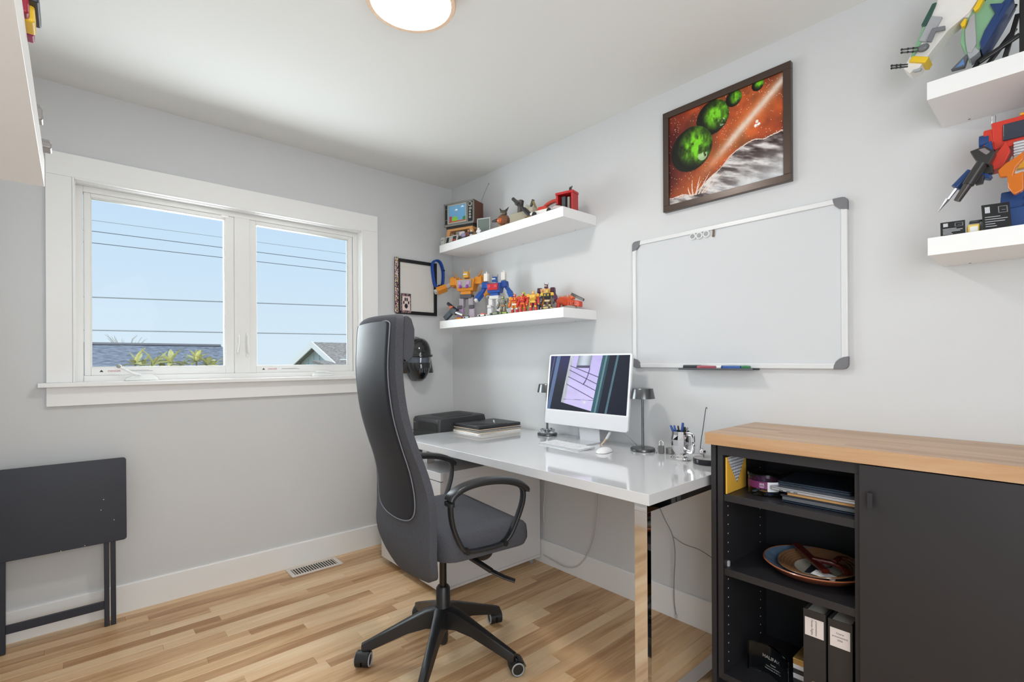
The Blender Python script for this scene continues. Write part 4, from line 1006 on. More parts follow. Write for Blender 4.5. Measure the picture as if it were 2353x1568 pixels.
b = B(); b.loft([[(rx*math.cos(a), ry*math.sin(a), z) for a in np.linspace(-1.25, 1.25, 17)]+[(.02, ry*.9, z), (.02, -ry*.9, z)] for z, rx, ry in ((.030, .136, .090), (.005, .141, .092), (-.024, .139, .090))]); b.build('visor', mat('visor', (70, 78, 92), .04, coat=1.0), hm, smooth=50)
b = B(); b.loft([[(rx*max(0, math.cos(a))**.8, ry*math.sin(a), z) for a in np.linspace(-1.5, 1.5, 17)]+[(.01, ry*.9, z), (.01, -ry*.9, z)] for z, rx, ry in ((-.022, .143, .090), (-.055, .150, .084), (-.09, .142, .070), (-.125, .118, .052), (-.146, .08, .034))]); cgd = b.build('chin_guard', GB, hm, smooth=35)
for k in range(5): B().cb((.148-.004*abs(k-2), -.028+.014*k, -.072), (.008, .006, .030), (0, R(10), 0)).build('vent_slot', mat('slot', (96, 98, 104), .3, metal=.5), cgd)
B().tube(catmull([(.0, 0, .152), (.07, 0, .138), (.12, 0, .092), (.143, 0, .045)], 6), .006, 8).build('crest', GB, hm, smooth=60)

# ------------------------------------------------------------------ bits on the near shelf
GRY = mat('toy_grey', (150, 146, 144), .35, metal=.3)
for x_, yo, c, lab, sx, h in ((1.762, .012, GRY, 'flat grey metal toy piece overhanging the shelf beside the window', .034, .012), (1.90, .005, GRY, 'small rounded grey toy piece on the shelf beside the window', .028, .020)):
    t = thing('toy_part', lab, 'toy', (x_, -2.117, 1.5742)); B().box(-sx/2, sx/2, -.06, yo, 0, h).build('plate', c, t, bevel=.003); B().box(-sx/3, sx/4, -.05, yo-.003, h, h+.006).build('clip', c, t, bevel=.001)
t = thing('toy_figure', 'small yellow and magenta toy lying on the shelf beside the window', 'toy', (2.20, -2.117, 1.5742))
B().box(-.035, -.015, -.04, .006, 0, .022).build('foot', mat('toy_magenta', (150, 40, 90), .4), t, bevel=.002); B().box(-.015, .018, -.03, .008, 0, .024).build('body', mat('toy_yellow', (226, 186, 40), .4), t, bevel=.003); B().box(.018, .034, -.03, .004, 0, .022).build('head', mat('toy_red', (150, 30, 50), .4), t, bevel=.003); B().box(-.03, .03, -.03, .012, .018, .030).build('back_panel', mat('toy_dark', (44, 48, 60), .4), t, bevel=.002)
# ------------------------------------------------------------------ things inside the black cabinet
S1, S2, S0 = .722, .465, .103
# padded envelope
en = thing('envelope', 'yellow padded envelope with a dotted pale flap standing on the top shelf', 'envelope', (2.2035, -.312, S1), R(90))
b = B(); b.prism([(-.077, .0004), (.077, .0004), (.077, .128), (-.077, .128)], lambda a, c, d: (a, d, c), -.006, 0); b.build('body', mat('manila', (232, 178, 62), .7), en, bevel=.002)
def flap(U, V):
    A = np.zeros(U.shape+(3,)); A[:] = (226, 228, 232)
    gx = (U*17) % 1; gy = (V*9) % 1; A = np.where(((np.abs(gx-.5) < .26) & (np.abs(gy-.5) < .30))[..., None], np.array((44, 56, 96)), A); return A
xs = 40; me = None
pn_ = panel('flap', .150, .098, 120, 60, flap, print_mat('flap_print', .6), en, loc=(0, -.0065, .078))
bm = bmesh.new(); bm.from_mesh(pn_.data); kill = [f_ for f_ in bm.faces if abs(f_.calc_center_median().x) > .075*((f_.calc_center_median().z+.049)/.098)]
bmesh.ops.delete(bm, geom=kill, context='FACES'); bm.to_mesh(pn_.data); bm.free()
# paper clip tub
tb = thing('paper_clip_tub', 'round clear tub of coloured paper clips with a magenta band', 'tub', (2.292, -.275, S1))
CT = mat('tub_clear', (236, 238, 242), .05, trans=1.0, ior=1.2)
B().lathe([(.0, .0004), (.052, .0004), (.054, .003), (.054, .062), (.052, .062), (.052, .003), (0, .0025)], 40).build('tub', CT, tb, smooth=40)
b = B(); b.lathe([(.0545, .026), (.0545, .050), (.0552, .050), (.0552, .026)], 40, close=True); b.build('band', mat('band_magenta', (112, 34, 96), .4), tb, smooth=40)
b = B(); rings = [[(math.cos(a)*.0556, math.sin(a)*.0556, z) for z in (.018, .050)] for a in np.linspace(R(-62), R(-22), 9)]; b.loft(rings, closed=False, cap=False); b.build('label', mat('label_white', (228, 228, 232), .5), tb, smooth=60)
text('label_print', '500', .011, mat('label_ink', (238, 226, 238), .5), tb, (-.006+.016, -.0556, .042), (R(90), R(180), R(0)), .0002)
B().box(.0, .02, -.0562, -.0557, .0345, .0352).box(.002, .016, -.0561, -.0556, .031, .0325).build('label_lines', mat('label_ink', (238, 226, 238), .5), tb)
B().lathe([(.0, .074), (.054, .072), (.0555, .064), (.0565, .064), (.0555, .0745), (0, .0765)], 40).build('lid', CT, tb, smooth=40)
rc = random.Random(9); cols = [(226, 196, 60), (70, 110, 190), (200, 50, 60), (230, 230, 226), (60, 150, 90), (220, 130, 50)]
for k in range(34):
    a = rc.uniform(0, 2*PI); r_ = .047*math.sqrt(rc.random()); z = rc.uniform(.004, .022); th = rc.uniform(0, PI); d = Vector((math.cos(th), math.sin(th), rc.uniform(-.2, .2)))*.011; n_ = Vector((-math.sin(th), math.cos(th), 0))*.003
    c = Vector((math.cos(a)*r_*.8, math.sin(a)*r_*.8, z+.003)); cc = cols[k % 6]
    B().tube([c-d+n_, c+d+n_, c+d-n_, c-d*.7-n_, c-d*.7, c+d*.6], .0009, 5).build('paper_clip', mat('clip_%d' % (k % 6), cc, .35), tb)
# sleeves and laptops
z = S1; SLV = mat('sleeve_black', (34, 37, 46), .3, coat=.2)
def sheet(lab, x0, x1, y0, y1, z0, th, m_, curl=0.0, name='document_sleeve', cat='sleeve'):
    t = thing(name, lab, cat, ((x0+x1)/2, (y0+y1)/2, z0), group='papers under the laptops'); hx, hy = (x1-x0)/2, (y1-y0)/2; rings = []
    for k in range(9):
        u = -1+2*k/8; zz_ = curl*(-u if u < 0 else 0)**2; rings.append([(u*hx, -hy, zz_), (u*hx, hy, zz_), (u*hx, hy, zz_+th), (u*hx, -hy, zz_+th)])
    B().loft(rings).build('sheet', m_, t, smooth=50); return t
sheet('black curled sleeve lying on the top shelf', 2.385, 2.58, -.36, -.08, z+.0005, .0015, SLV); z = S1+.002
sheet('dark blue sleeve second from the shelf', 2.372, 2.58, -.35, -.07, z+.002, .002, mat('sleeve_blue', (40, 54, 70), .35)); z = S1+.0085
sheet('pile of grey sheets between the dark sleeves', 2.372, 2.58, -.345, -.06, z, .010, mat('sheet_grey', (88, 90, 94), .6)); z += .0102
sheet('dark folder with pale edge under the brown card', 2.365, 2.58, -.34, -.06, z, .005, SLV); z += .0052
sheet('brown cardboard folder right under the laptops', 2.385, 2.58, -.338, -.06, z, .006, mat('kraft', (186, 140, 84), .7)); z += .0062
def laptop(lab, x0, x1, y0, y1, z0, m_, rz):
    t = thing('laptop', lab, 'laptop', ((x0+x1)/2, (y0+y1)/2, z0), R(rz), group='laptops on the top shelf'); w_, d_ = x1-x0, y1-y0
    b = B(); b.prism(rrect(w_, d_, .010, 4), lambda a, c, d: (a, c, d), .0004, .0085); bs = b.build('base', m_, t, bevel=.002)
    b = B(); b.prism(rrect(w_, d_, .010, 4), lambda a, c, d: (a, c, d), .0090, .0135); b.build('lid', m_, t, bevel=.0015)
    for k in range(3): B().box(-w_/2+.03+k*.022, -w_/2+.042+k*.022, -d_/2-.0003, -d_/2+.001, .003, .0055).build('port', mat('port_dark', (40, 40, 44), .4), bs)
    return t
laptop('silver laptop lying under the dark laptop', 2.330, 2.582, -.335, -.10, z, mat('laptop_silver', (196, 198, 204), .3, metal=.6), -1); z += .0138
laptop('dark blue-grey laptop on top of the silver laptop', 2.338, 2.552, -.300, -.09, z, mat('laptop_dark', (66, 78, 94), .3, metal=.6), 1)
# serving bowl, plate and wooden rest
bw = thing('serving_bowl', 'wide stoneware bowl with copper rim and blue inside', 'bowl', (2.424, -.214, S2))
b = B(); b.lathe([(0, .0004), (.085, .0004), (.09, .004), (.13, .016), (.150, .034), (.153, .038), (.149, .040)], 56); b.build('outside', mat('glaze_brown', (104, 58, 40), .22, coat=.4), bw, smooth=60)
b = B(); b.lathe([(.149, .0402), (.143, .036), (.120, .022), (.08, .012), (0, .010)], 56); b.build('inside', mat('glaze_blue', (98, 122, 148), .25, var=.25, vscale=30, coat=.4), bw, smooth=60)
B().lathe([(.1485, .0385), (.1515, .0415), (.1545, .0385), (.1515, .0365)], 56, close=True).build('rim', mat('glaze_copper', (164, 98, 66), .2, coat=.5), bw, smooth=60)
dp = thing('dinner_plate', 'ringed brown stoneware plate lying in the wide bowl', 'plate', (2.440, -.222, S2+.0145), rot=(R(4), R(-3), 0))
prof = [(0, .012), (.06, .012)]; 
for k in range(5): prof += [(.074+k*.0085, .0165+k*.0035), (.0785+k*.0085, .0155+k*.0035)]
prof += [(.118, .034), (.120, .031), (.10, .016), (.07, .006), (0, .006)]
B().lathe(prof, 56).build('dish', mat('glaze_olive', (122, 88, 62), .2, coat=.5), dp, smooth=30)
B().lathe([(0, .0125), (.062, .0125), (.070, .0155), (.070, .0162), (.062, .0132), (0, .0132)], 48).build('centre_glaze', mat('glaze_cream', (172, 166, 152), .3), dp, smooth=40)
B().lathe([(0, .0133), (.05, .0133), (.05, .0136), (0, .0136)], 3, (.0, -.02, 0)).build('dark_wedge', mat('glaze_dark', (44, 46, 54), .3), dp)
B().tube([(math.cos(a)*.03, .03+math.sin(a)*.022, .0140) for a in np.linspace(0, 2*PI, 20)[:-1]], .003, 6, loop=True).build('swirl', mat('glaze_dark', (44, 46, 54), .3), dp)
wd = thing('wooden_rest', 'dark red lacquered wooden forked stand lying across the plate', 'wooden stand', (2.440, -.222, S2+.052), R(0))
RW = mat('red_lacquer', (72, 22, 16), .18, coat=.5, var=.2, vscale=20, vstretch=(1, 6, 1))
b = B(); b.sweep([(-.092, .07, .012), (-.02, -.01, .004), (.045, -.085, .002)], rrect(.024, .014, .004, 2)); b.build('long_bar', RW, wd, smooth=40)
b = B(); b.sweep([(-.01, -.02, .008), (.045, -.022, .012), (.078, -.035, .010), (.098, -.055, .004)], rrect(.022, .014, .005, 2)); b.build('cross_bar', RW, wd, smooth=40)
b = B(); b.sweep([(.05, -.02, .016), (.055, .02, .020), (.075, .03, .018)], rrect(.016, .012, .004, 2)); b.build('short_prong', RW, wd, smooth=40)
nt_ = thing('note_card', 'handwritten white card tucked under the wooden stand in the plate', 'note', (2.478, -.298, S2+.0345), rot=(R(9), 0, R(-12)))
B().box(-.036, .034, -.012, .020, 0, .0006).build('card', PAP, nt_)
for k in range(3): B().box(-.022, .026-.008*k, .012-.008*k, .0130-.008*k, .0006, .0008).build('writing', mat('ink', (80, 84, 100), .6), nt_)
# binders
BND = mat('binder_black', (44, 42, 42), .5, bump=.15, bscale=500)
for (x0, x1, zt, lab, lines, rot_) in ((2.437, 2.499, .405, 'black ring binder with a sideways-printed spine label', ('presentations', 'Human Rights'), True), (2.505, 2.569, .400, 'black ring binder with an upright-printed spine label', ('Cherie', 'presentations', '2006'), False)):
    t = thing('ring_binder', lab, 'binder', ((x0+x1)/2, -.21, S0), group='black binders on the bottom shelf'); h = zt-S0; hw_ = (x1-x0)/2
    B().box(-hw_, hw_, -.150, -.147, .0004, h).build('spine', BND, t, bevel=.001); B().box(-hw_, -hw_+.003, -.147, .14, .0004, h).build('cover', BND, t); B().box(hw_-.003, hw_, -.147, .14, .0004, h).build('cover', BND, t)
    B().box(-hw_+.004, hw_-.004, -.12, .13, .004, h-.012).build('pages', mat('pages', (214, 210, 202), .8), t)
    lz = h-.052; lb = B().box(-.026, .026, -.1508, -.1500, lz-.028, lz+.028).build('label', mat('label_paper', (226, 216, 212), .6), t)
    ik = mat('label_text', (60, 56, 58), .6)
    for k, s_ in enumerate(lines):
        if rot_: text('label_print', s_, .0085, ik, lb, (.006-.012*k, -.1510, lz), (R(90), R(90), 0), .0001)
        else: text('label_print', s_, .0075, ik, lb, (0, -.1510, lz+.014-.010*k), (R(90), 0, 0), .0001)
    b = B(); b.cyl((0, -.1500, .075), (0, -.1512, .075), .009, seg=20); b.build('finger_ring', mat('ring_metal', (150, 146, 140), .3, metal=.8), t, smooth=40)
# glass award
aw = thing('glass_award', 'curved clear glass award plaque with frosted lettering', 'award', (2.316, -.295, S0), R(-4))
def arc(u): return (u*.073, -.018*u*u-.03*max(0, u), )
b = B(); rings = []
for k in range(15):
    u = -1+2*k/14; x_, y_ = arc(u); rings.append([(x_, y_, .0004), (x_, y_, .100), (x_+.001, y_+.009, .100), (x_+.001, y_+.009, .0004)])
b.loft(rings); b.build('plaque', mat('award_glass', (205, 222, 226), .02, trans=1.0, ior=1.3), aw, smooth=40)
FR = mat('frosted', (170, 172, 172), .7)
text('award_print', 'HALIFAX', .016, FR, aw, (.004, -.0085, .064), (R(90), 0, R(-8)), .0002)
for k, (s_, w_) in enumerate((('Realtor', .02), ('I have a presentation', .04), ('Nova Scotia of the Year', .05))): text('award_print', s_, .0062, FR, aw, (.012, -.0125, .046-.009*k), (R(90), 0, R(-10)), .0002)
# boxes beside it
zz = S0
for k, (h, c, nm, lab) in enumerate(((.036, (40, 40, 44), 'card_box', 'black box at the bottom of the small stack beside the binders'), (.016, (206, 204, 208), 'card_box', 'white box low in the small stack beside the binders'), (.016, (44, 44, 48), 'card_box', 'thin black box between the two white boxes'),
                                     (.014, (214, 212, 216), 'card_box', 'white box under the gold box'), (.020, (186, 150, 88), 'card_box', 'small gold box topping the stack beside the binders'))):
    t = thing(nm, lab, 'box', (2.4105, -.22, zz), group='small boxes stacked by the binders'); m_ = mat('box_%d' % k, c, .4 if k < 4 else .3, metal=0 if k < 4 else .5)
    B().box(-.0225, .0225, -.085, .085, .0003, h*.7).build('tray', m_, t, bevel=.0008); B().box(-.0232, .0232, -.0857, .0857, h*.7, h-.0002).build('lid', m_, t, bevel=.0015); zz += h
# ------------------------------------------------------------------ toys (plain generic builds)
def tm(c, rough=.35, **k): return mat('toy_%s_%s' % (str(c).replace(' ', ''), rough), c, rough, **k)
def robot(lab, loc, h, rz, C, arm=(25, 25), bend=(20, 20), extra=None, grp='toy robots on the lower shelf', wide=1.0, name='toy_robot', rot=None, legs=True):
    t = thing(name, lab, 'toy', loc, R(rz), group=grp, rot=rot); g = lambda k: tm(C.get(k, C['body'])); bv = .012*h
    def part(nm, c, d, k, rot=None, taper=1.0): return B().cb([v*h for v in c], [v*h for v in d], rot, taper).build(nm, g(k), t, bevel=bv)
    if legs:
        for s in (-1, 1):
            part('foot', (s*.12, -.03, .03), (.13, .22, .06), 'foot', taper=.8); part('shin', (s*.12, 0, .15), (.12, .13, .20), 'shin', taper=.85)
            part('knee_cap', (s*.12, -.06, .255), (.10, .05, .07), 'accent'); part('thigh', (s*.10, 0, .35), (.10, .11, .18), 'thigh')
    part('pelvis', (0, 0, .46), (.24, .15, .08), 'accent'); part('waist', (0, 0, .53), (.17*wide, .13, .08), 'body')
    ts = part('torso', (0, 0, .67), (.26*wide, .19, .22), 'body', taper=1.28); part('chest_plate', (0, -.115, .69), (.22*wide, .05, .15), 'chest', taper=1.1)
    for s in (-1, 1): part('chest_badge', (s*.07*wide, -.145, .70), (.07, .02, .07), 'badge')
    part('neck', (0, 0, .80), (.07, .07, .05), 'accent'); hd = part('head', (0, -.01, .87), (.11, .12, .12), 'head', taper=.85)
    B().cb((0, -.075*h, .875*h), (.08*h, .02*h, .025*h)).build('eye_band', tm(C.get('eye', (230, 230, 210))), hd)
    for s in (-1, 1): B().cyl((s*.05*h, 0, .90*h), (s*.075*h, 0, .99*h), .010*h, .004*h, seg=8).build('antenna', g('head'), hd)
    for i, s in enumerate((-1, 1)):
        a = R(arm[i]); sh = Vector((s*.21*wide, 0, .75)); d = Vector((s*math.sin(a), 0, -math.cos(a)))
        part('shoulder', sh, (.15, .17, .14), 'shoulder', taper=.85); e = sh+d*.20; part('upper_arm', sh+d*.11, (.08, .09, .18), 'arm', (0, -s*a, 0))
        bb = R(bend[i]); d2 = Vector((d.x*.8, -math.sin(bb), d.z*math.cos(bb))).normalized(); q = Vector((0, 0, -1)).rotation_difference(d2).to_euler()
        part('forearm', e+d2*.10, (.11, .12, .20), 'forearm', q); part('fist', e+d2*.225, (.07, .08, .06), 'fist', q)
    if extra: extra(t, h)
    return t
def car(lab, loc, L, rz, c1, c2, grp, rot=None):
    t = thing('toy_car', lab, 'toy', loc, R(rz), group=grp, rot=rot); h = L*.22
    b = B(); b.prism([(-L/2, h*.35), (-L/2, h*.8), (-L*.3, h*.9), (L*.28, h*.85), (L/2, h*.6), (L/2, h*.35)], lambda a, c, d: (a, d, c), -L*.2, L*.2); b.build('body', tm(c1), t, bevel=L*.015)
    b = B(); b.prism([(-L*.28, h*.85), (-L*.18, h*1.4), (L*.06, h*1.4), (L*.2, h*.85)], lambda a, c, d: (a, d, c), -L*.16, L*.16); b.build('cabin', tm(c2), t, bevel=L*.015)
    for sx in (-.3, .3):
        for sy in (-1, 1): B().cyl((sx*L, sy*L*.17, h*.4), (sx*L, sy*L*.23, h*.4), h*.4, seg=14).build('wheel', tm((30, 30, 32), .6), t, smooth=40)
    return t
ZL, ZU, ZR1, ZR2 = 1.4532, 1.9532, 1.5302, 1.9722
# --- lower left shelf
OR = (222, 142, 40)
def gold_extra(t, h):
    for s in (-1, 1):
        b = B(); b.sweep(catmull([(s*.14*h, .03*h, .80*h), (s*.24*h, .04*h, .86*h), (s*.30*h, .03*h, .96*h)], 5), rrect(.05*h, .03*h, .01*h), scale=[1-.07*k for k in range(11)]); b.build('shoulder_fin', tm(OR), t, smooth=50)
        B().cb((s*.30*h, .05*h, .76*h), (.12*h, .16*h, .20*h), (0, s*R(20), 0), .7).build('shoulder_shell', tm(OR), t, bevel=.015*h)
        B().ball((s*.07*h, -.15*h, .63*h), (.03*h, .02*h, .03*h)).build('chest_lens', tm((150, 60, 160), .1), t, smooth=60)
    B().cb((-.12*h, -.05*h, .17*h), (.15*h, .05*h, .22*h), None, .85).build('shin_panel', tm((176, 150, 186), .3), t, bevel=.01*h)
g0 = wr(1072, 715, -.14)
robot('large orange and grey robot, tallest on the lower shelf', (g0.x, -.135, ZL), .345, 28, dict(body=OR, chest=(166, 160, 158), badge=(190, 150, 196), head=(226, 170, 60), shoulder=OR, arm=(170, 165, 168), forearm=OR, fist=(188, 188, 190), thigh=(168, 160, 170), shin=(190, 176, 192), foot=OR, accent=(88, 84, 90)), (62, 35), (35, 25), gold_extra, wide=1.25)
def blue_extra(t, h):
    for s in (-1, 1):
        B().box(s*.22*h-.05*h, s*.22*h+.05*h, -.05*h, .05*h, .84*h, 1.02*h).build('missile_pod', tm((232, 228, 220)), t, bevel=.008*h); B().cyl((s*.22*h, 0, 1.02*h), (s*.22*h, 0, 1.07*h), .02*h, .012*h, seg=10).build('pod_tip', tm((232, 228, 220)), t, smooth=40)
b0 = wr(1128, 716, -.15)
robot('blue, white and red robot with white shoulder pods', (b0.x+.03, -.14, ZL), .268, 24, dict(body=(34, 84, 168), chest=(196, 44, 56), badge=(214, 80, 90), head=(38, 88, 160), shoulder=(30, 74, 156), arm=(30, 74, 156), forearm=(30, 80, 160), fist=(226, 224, 222), thigh=(228, 226, 224), shin=(230, 228, 228), foot=(40, 96, 176), accent=(224, 222, 220)), (30, 35), (30, 10), blue_extra, wide=1.15)
def place(px, py, y): p = wr(px, py, y); return (p.x, y, ZL)
robot('lime green robot leaning behind the purple arm', (.832, -.060, ZL), .155, 10, dict(body=(186, 206, 70), chest=(206, 220, 110), badge=(90, 100, 50), head=(196, 212, 80), shoulder=(196, 214, 84), accent=(120, 130, 60)), (28, 28), (10, 10))
robot('navy and white robot half hidden behind the orange crowd', (.942, -.050, ZL), .130, 20, dict(body=(40, 60, 110), chest=(210, 216, 224), head=(46, 66, 116), shoulder=(46, 66, 120), accent=(60, 70, 90)), (14, 14))
robot('tan chested robot with dark purple shoulders', (1.045, -.085, ZL), .175, 24, dict(body=(214, 160, 96), chest=(226, 180, 120), badge=(190, 140, 90), head=(96, 44, 66), shoulder=(70, 30, 62), arm=(64, 28, 58), forearm=(84, 36, 74), fist=(60, 28, 50), thigh=(200, 120, 60), shin=(84, 36, 60), foot=(64, 28, 50), accent=(150, 80, 50)), (22, 22), (20, 20), wide=1.05)
robot('grey and green bulky robot at the blue robot\'s feet', (.812, -.205, ZL), .118, 15, dict(body=(126, 128, 116), chest=(150, 150, 140), head=(120, 136, 80), shoulder=(140, 140, 132), accent=(160, 110, 60), shin=(110, 116, 90)), (12, 12), wide=1.05)
robot('red and yellow robot with white knees', (.897, -.190, ZL), .122, 20, dict(body=(224, 120, 40), chest=(200, 46, 40), badge=(230, 190, 60), head=(206, 60, 44), shoulder=(228, 160, 52), accent=(236, 232, 224), shin=(206, 52, 44), foot=(60, 40, 44)), (10, 10), wide=1.0)
robot('bright red robot with an orange waist', (.975, -.200, ZL), .116, 15, dict(body=(206, 56, 46), chest=(224, 96, 50), badge=(180, 44, 44), head=(196, 50, 44), shoulder=(214, 66, 52), accent=(226, 110, 44), shin=(206, 60, 56), foot=(200, 60, 60)), (10, 10))
robot('yellow maned robot with red legs', (1.053, -.195, ZL), .122, 25, dict(body=(228, 170, 60), chest=(236, 190, 84), badge=(246, 210, 110), head=(232, 180, 70), shoulder=(234, 176, 70), arm=(206, 60, 52), forearm=(206, 60, 52), accent=(230, 190, 80), thigh=(202, 54, 50), shin=(208, 64, 60), foot=(214, 90, 90)), (10, 10), wide=1.05)
robot('black and yellow robot beside the orange beast', (1.135, -.170, ZL), .122, 30, dict(body=(44, 46, 44), chest=(60, 66, 60), badge=(226, 186, 60), head=(232, 190, 40), shoulder=(226, 186, 60), accent=(220, 206, 160), shin=(40, 40, 42)), (10, 10), wide=1.05)
dg = thing('toy_beast', 'orange spiky beast toy lying at the shelf end', 'toy', (1.200, -.080, ZL), R(-4))
b = B(); b.sweep(catmull([(-.07, 0, .055), (-.03, 0, .06), (.02, 0, .045), (.055, 0, .03)], 5), rrect(.05, .045, .014, 3), scale=[.6+.4*math.sin(PI*(k+2)/20) for k in range(16)]); b.build('body', tm((214, 82, 40)), dg, smooth=40)
for k in range(7): B().cyl((-.06+k*.018, 0, .065), (-.066+k*.018, .004*(-1)**k, .09), .009, .001, seg=6).build('spike', tm((222, 100, 48)), dg)
for x_, y_ in ((-.05, -.02), (-.05, .02), (.03, -.02), (.03, .02)): B().cyl((x_, y_, .045), (x_, y_*1.3, .001), .010, .013, seg=10).build('leg', tm((198, 60, 36)), dg, smooth=40)
b = B(); b.cb((.08, 0, .035), (.045, .03, .028), (0, R(15), 0), .8); b.build('head', tm((206, 70, 40)), dg, bevel=.004)
b = B(); b.cb((.075, .0, .07), (.10, .008, .014), (0, R(25), 0)); b.build('cannon', tm((64, 60, 52)), dg, bevel=.002)
jt = thing('toy_jet', 'flat grey toy jet with a thin nose probe at the shelf end', 'toy', (1.292, -.165, ZL), R(8))
b = B(); b.prism([(-.05, 0), (-.045, .014), (.0, .018), (.04, .008), (.04, 0)], lambda a, c, d: (a, d, c+.0004), -.012, .012); b.build('fuselage', tm((150, 144, 136)), jt, bevel=.002)
b = B(); b.prism([(-.04, -.045), (-.04, .045), (.02, .01), (.02, -.01)], lambda a, c, d: (a, c, d), .004, .007); b.build('wing', tm((160, 154, 146)), jt)
B().cyl((.03, 0, .006), (.046, 0, .005), .002, .001, seg=6).build('probe', tm((110, 100, 92)), jt)
for s in (-1, 1): B().cyl((.01, s*.008, .015), (.025, s*.02, .034), .0018, seg=6).build('tail_fin', tm((110, 100, 92)), jt)
# silver toy blaster and bits
gn = thing('toy_blaster', 'silver and dark toy blaster lying at the shelf corner', 'toy', (.318, -.205, ZL+.012), R(18))
b = B(); b.cb((-.045, 0, .028), (.080, .024, .034), (0, R(-38), 0)); b.build('grip', tm((58, 68, 78)), gn, bevel=.004)
b = B(); b.cyl((-.02, 0, .055), (.075, -.004, .022), .014, .012, seg=14); b.build('barrel', tm((190, 194, 198), .2, metal=.8), gn, smooth=40)
b = B(); b.cyl((-.055, .004, .105), (.01, 0, .060), .011, seg=12); b.build('scope', tm((36, 40, 50)), gn, smooth=40); b = B(); b.cb((.0, 0, .05), (.05, .03, .04), (0, R(20), 0)); b.build('receiver', tm((40, 42, 50)), gn, bevel=.004); B().cb((-.02, -.004, .075), (.03, .02, .02)).build('orange_tab', tm((206, 90, 50)), gn, bevel=.003)
B().tube([(.0+.012*math.cos(a), 0, .024+.012*math.sin(a)) for a in np.linspace(0, 2*PI, 13)[:-1]], .002, 6, loop=True).build('trigger_guard', tm((150, 150, 150), .3, metal=.6), gn)
gl = 'small vehicles along the lower shelf edge'
car('white toy race car with a red tail at the shelf edge', (.655, -.225, ZL), .075, 10, (226, 222, 214), (206, 70, 50), gl)
car('tiny black and white toy car beside the blaster', (.505, -.232, ZL), .06, 15, (200, 200, 202), (40, 40, 44), gl)
car('olive green toy vehicle in front of the bulky robot', (.775, -.225, ZL), .085, 8, (112, 122, 70), (70, 72, 60), gl)
car('lime toy buggy in front of the red robots', (.862, -.232, ZL), .06, 20, (170, 196, 84), (90, 96, 80), gl)
car('tan toy vehicle near the end of the shelf', (1.19, -.225, ZL), .075, 6, (196, 170, 110), (96, 84, 60), gl)
car('maroon toy car standing behind the white race car', (.585, -.19, ZL), .06, -20, (120, 44, 44), (206, 200, 196), gl)

# --- upper left shelf
tv = thing('toy_television', 'brick-built retro television with brown sides and a dial column', 'toy', (.352, -.150, ZU), R(19))
st_ = mat('tv_orange_wood', (206, 148, 88), .5); TG = mat('tv_grey', (128, 128, 122), .5); TB = mat('tv_brown', (96, 56, 42), .5); TD = mat('tv_dark', (38, 40, 42), .45)
W2, D2, H0, H1 = .118, .055, .118, .268
B().box(-.10, .10, -.045, .045, .088, .104).build('stand_rail', st_, tv, bevel=.002)
for s in (-1, 1):
    for y_ in (-.038, .038): B().loft([[(s*.108-.011, y_-.007, .0004), (s*.108+.011, y_-.007, .0004), (s*.108+.011, y_+.007, .0004), (s*.108-.011, y_+.007, .0004)], [(s*.088-.013, y_-.008, .09), (s*.088+.013, y_-.008, .09), (s*.088+.013, y_+.008, .09), (s*.088-.013, y_+.008, .09)]]).build('stand_leg', st_, tv)
B().box(-.105, .105, -.048, .05, .104, H0).build('base', TD, tv)
B().box(-W2, W2, -D2+.006, D2, H0, H1).build('case', TB, tv, bevel=.002)
fz = B(); 
for q in ((-W2, W2, H1-.010, H1+.001), (-W2, W2, H0-.001, H0+.012), (-W2, -W2+.008, H0, H1), (W2-.008, W2, H0, H1), (.066, .074, H0, H1)): fz.box(q[0], q[1], -D2-.004, -D2+.006, q[2], q[3])
fz.build('front_frame', TG, tv, bevel=.001); B().box(-W2+.006, W2-.006, -D2, -D2+.006, H0+.01, H1-.008).build('front_panel', TD, tv)
def tvfn(U, V):
    A = mix((108, 164, 204), (120, 178, 220), V); gr = V < .10; A = np.where(gr[..., None], np.array((196, 96, 60)), A)
    A = np.where(((U > .04) & (U < .18) & (V < .38))[..., None], np.array((190, 70, 52)), A)
    hill = V < .10+.26*np.sqrt(np.clip(1-((U-.36)/.17)**2, 0, 1)); A = np.where((hill & ~gr)[..., None], np.array((132, 200, 60)), A)
    A = np.where(((np.hypot((U-.92)/.12, (V-.14)/.16) < 1) & ~gr)[..., None], np.array((64, 140, 90)), A)
    for (a, c) in ((.45, .72), (.80, .86)): A = np.where(((np.abs(U-a) < .085) & (np.abs(V-c) < .03) | (np.hypot(U-a, (V-c-.03)) < .04))[..., None], np.array((244, 248, 250)), A)
    return A
b = B(); 
for q in ((-.087, .064, .248, .256), (-.087, .064, .132, .140), (-.087, -.079, .14, .248), (.056, .064, .14, .248)): b.box(q[0], q[1], -D2-.006, -D2, q[2], q[3])
b.build('screen_bezel', mat('tv_bezel', (176, 176, 166), .5), tv, bevel=.002)
panel('screen', .136, .110, 68, 55, tvfn, print_mat('tv_print', .35), tv, loc=(-.0115, -D2-.001, .194))
B().cyl((.092, -D2, .240), (.092, -D2-.008, .240), .015, seg=24).build('dial', mat('tv_bezel', (176, 176, 166), .5), tv, smooth=40); B().cyl((.092, -D2-.008, .240), (.092, -D2-.011, .240), .009, seg=20).build('dial_cap', TD, tv, smooth=40)
for z_ in (.216, .208): B().box(.082, .102, -D2-.004, -D2, z_-.0025, z_+.0025).build('switch', mat('tv_bezel', (176, 176, 166), .5), tv)
for z_ in (.192, .174, .156): B().cyl((.090, -D2, z_), (.090, -D2-.006, z_), .007, seg=16).build('knob', mat('tv_bezel', (176, 176, 166), .5), tv, smooth=40)
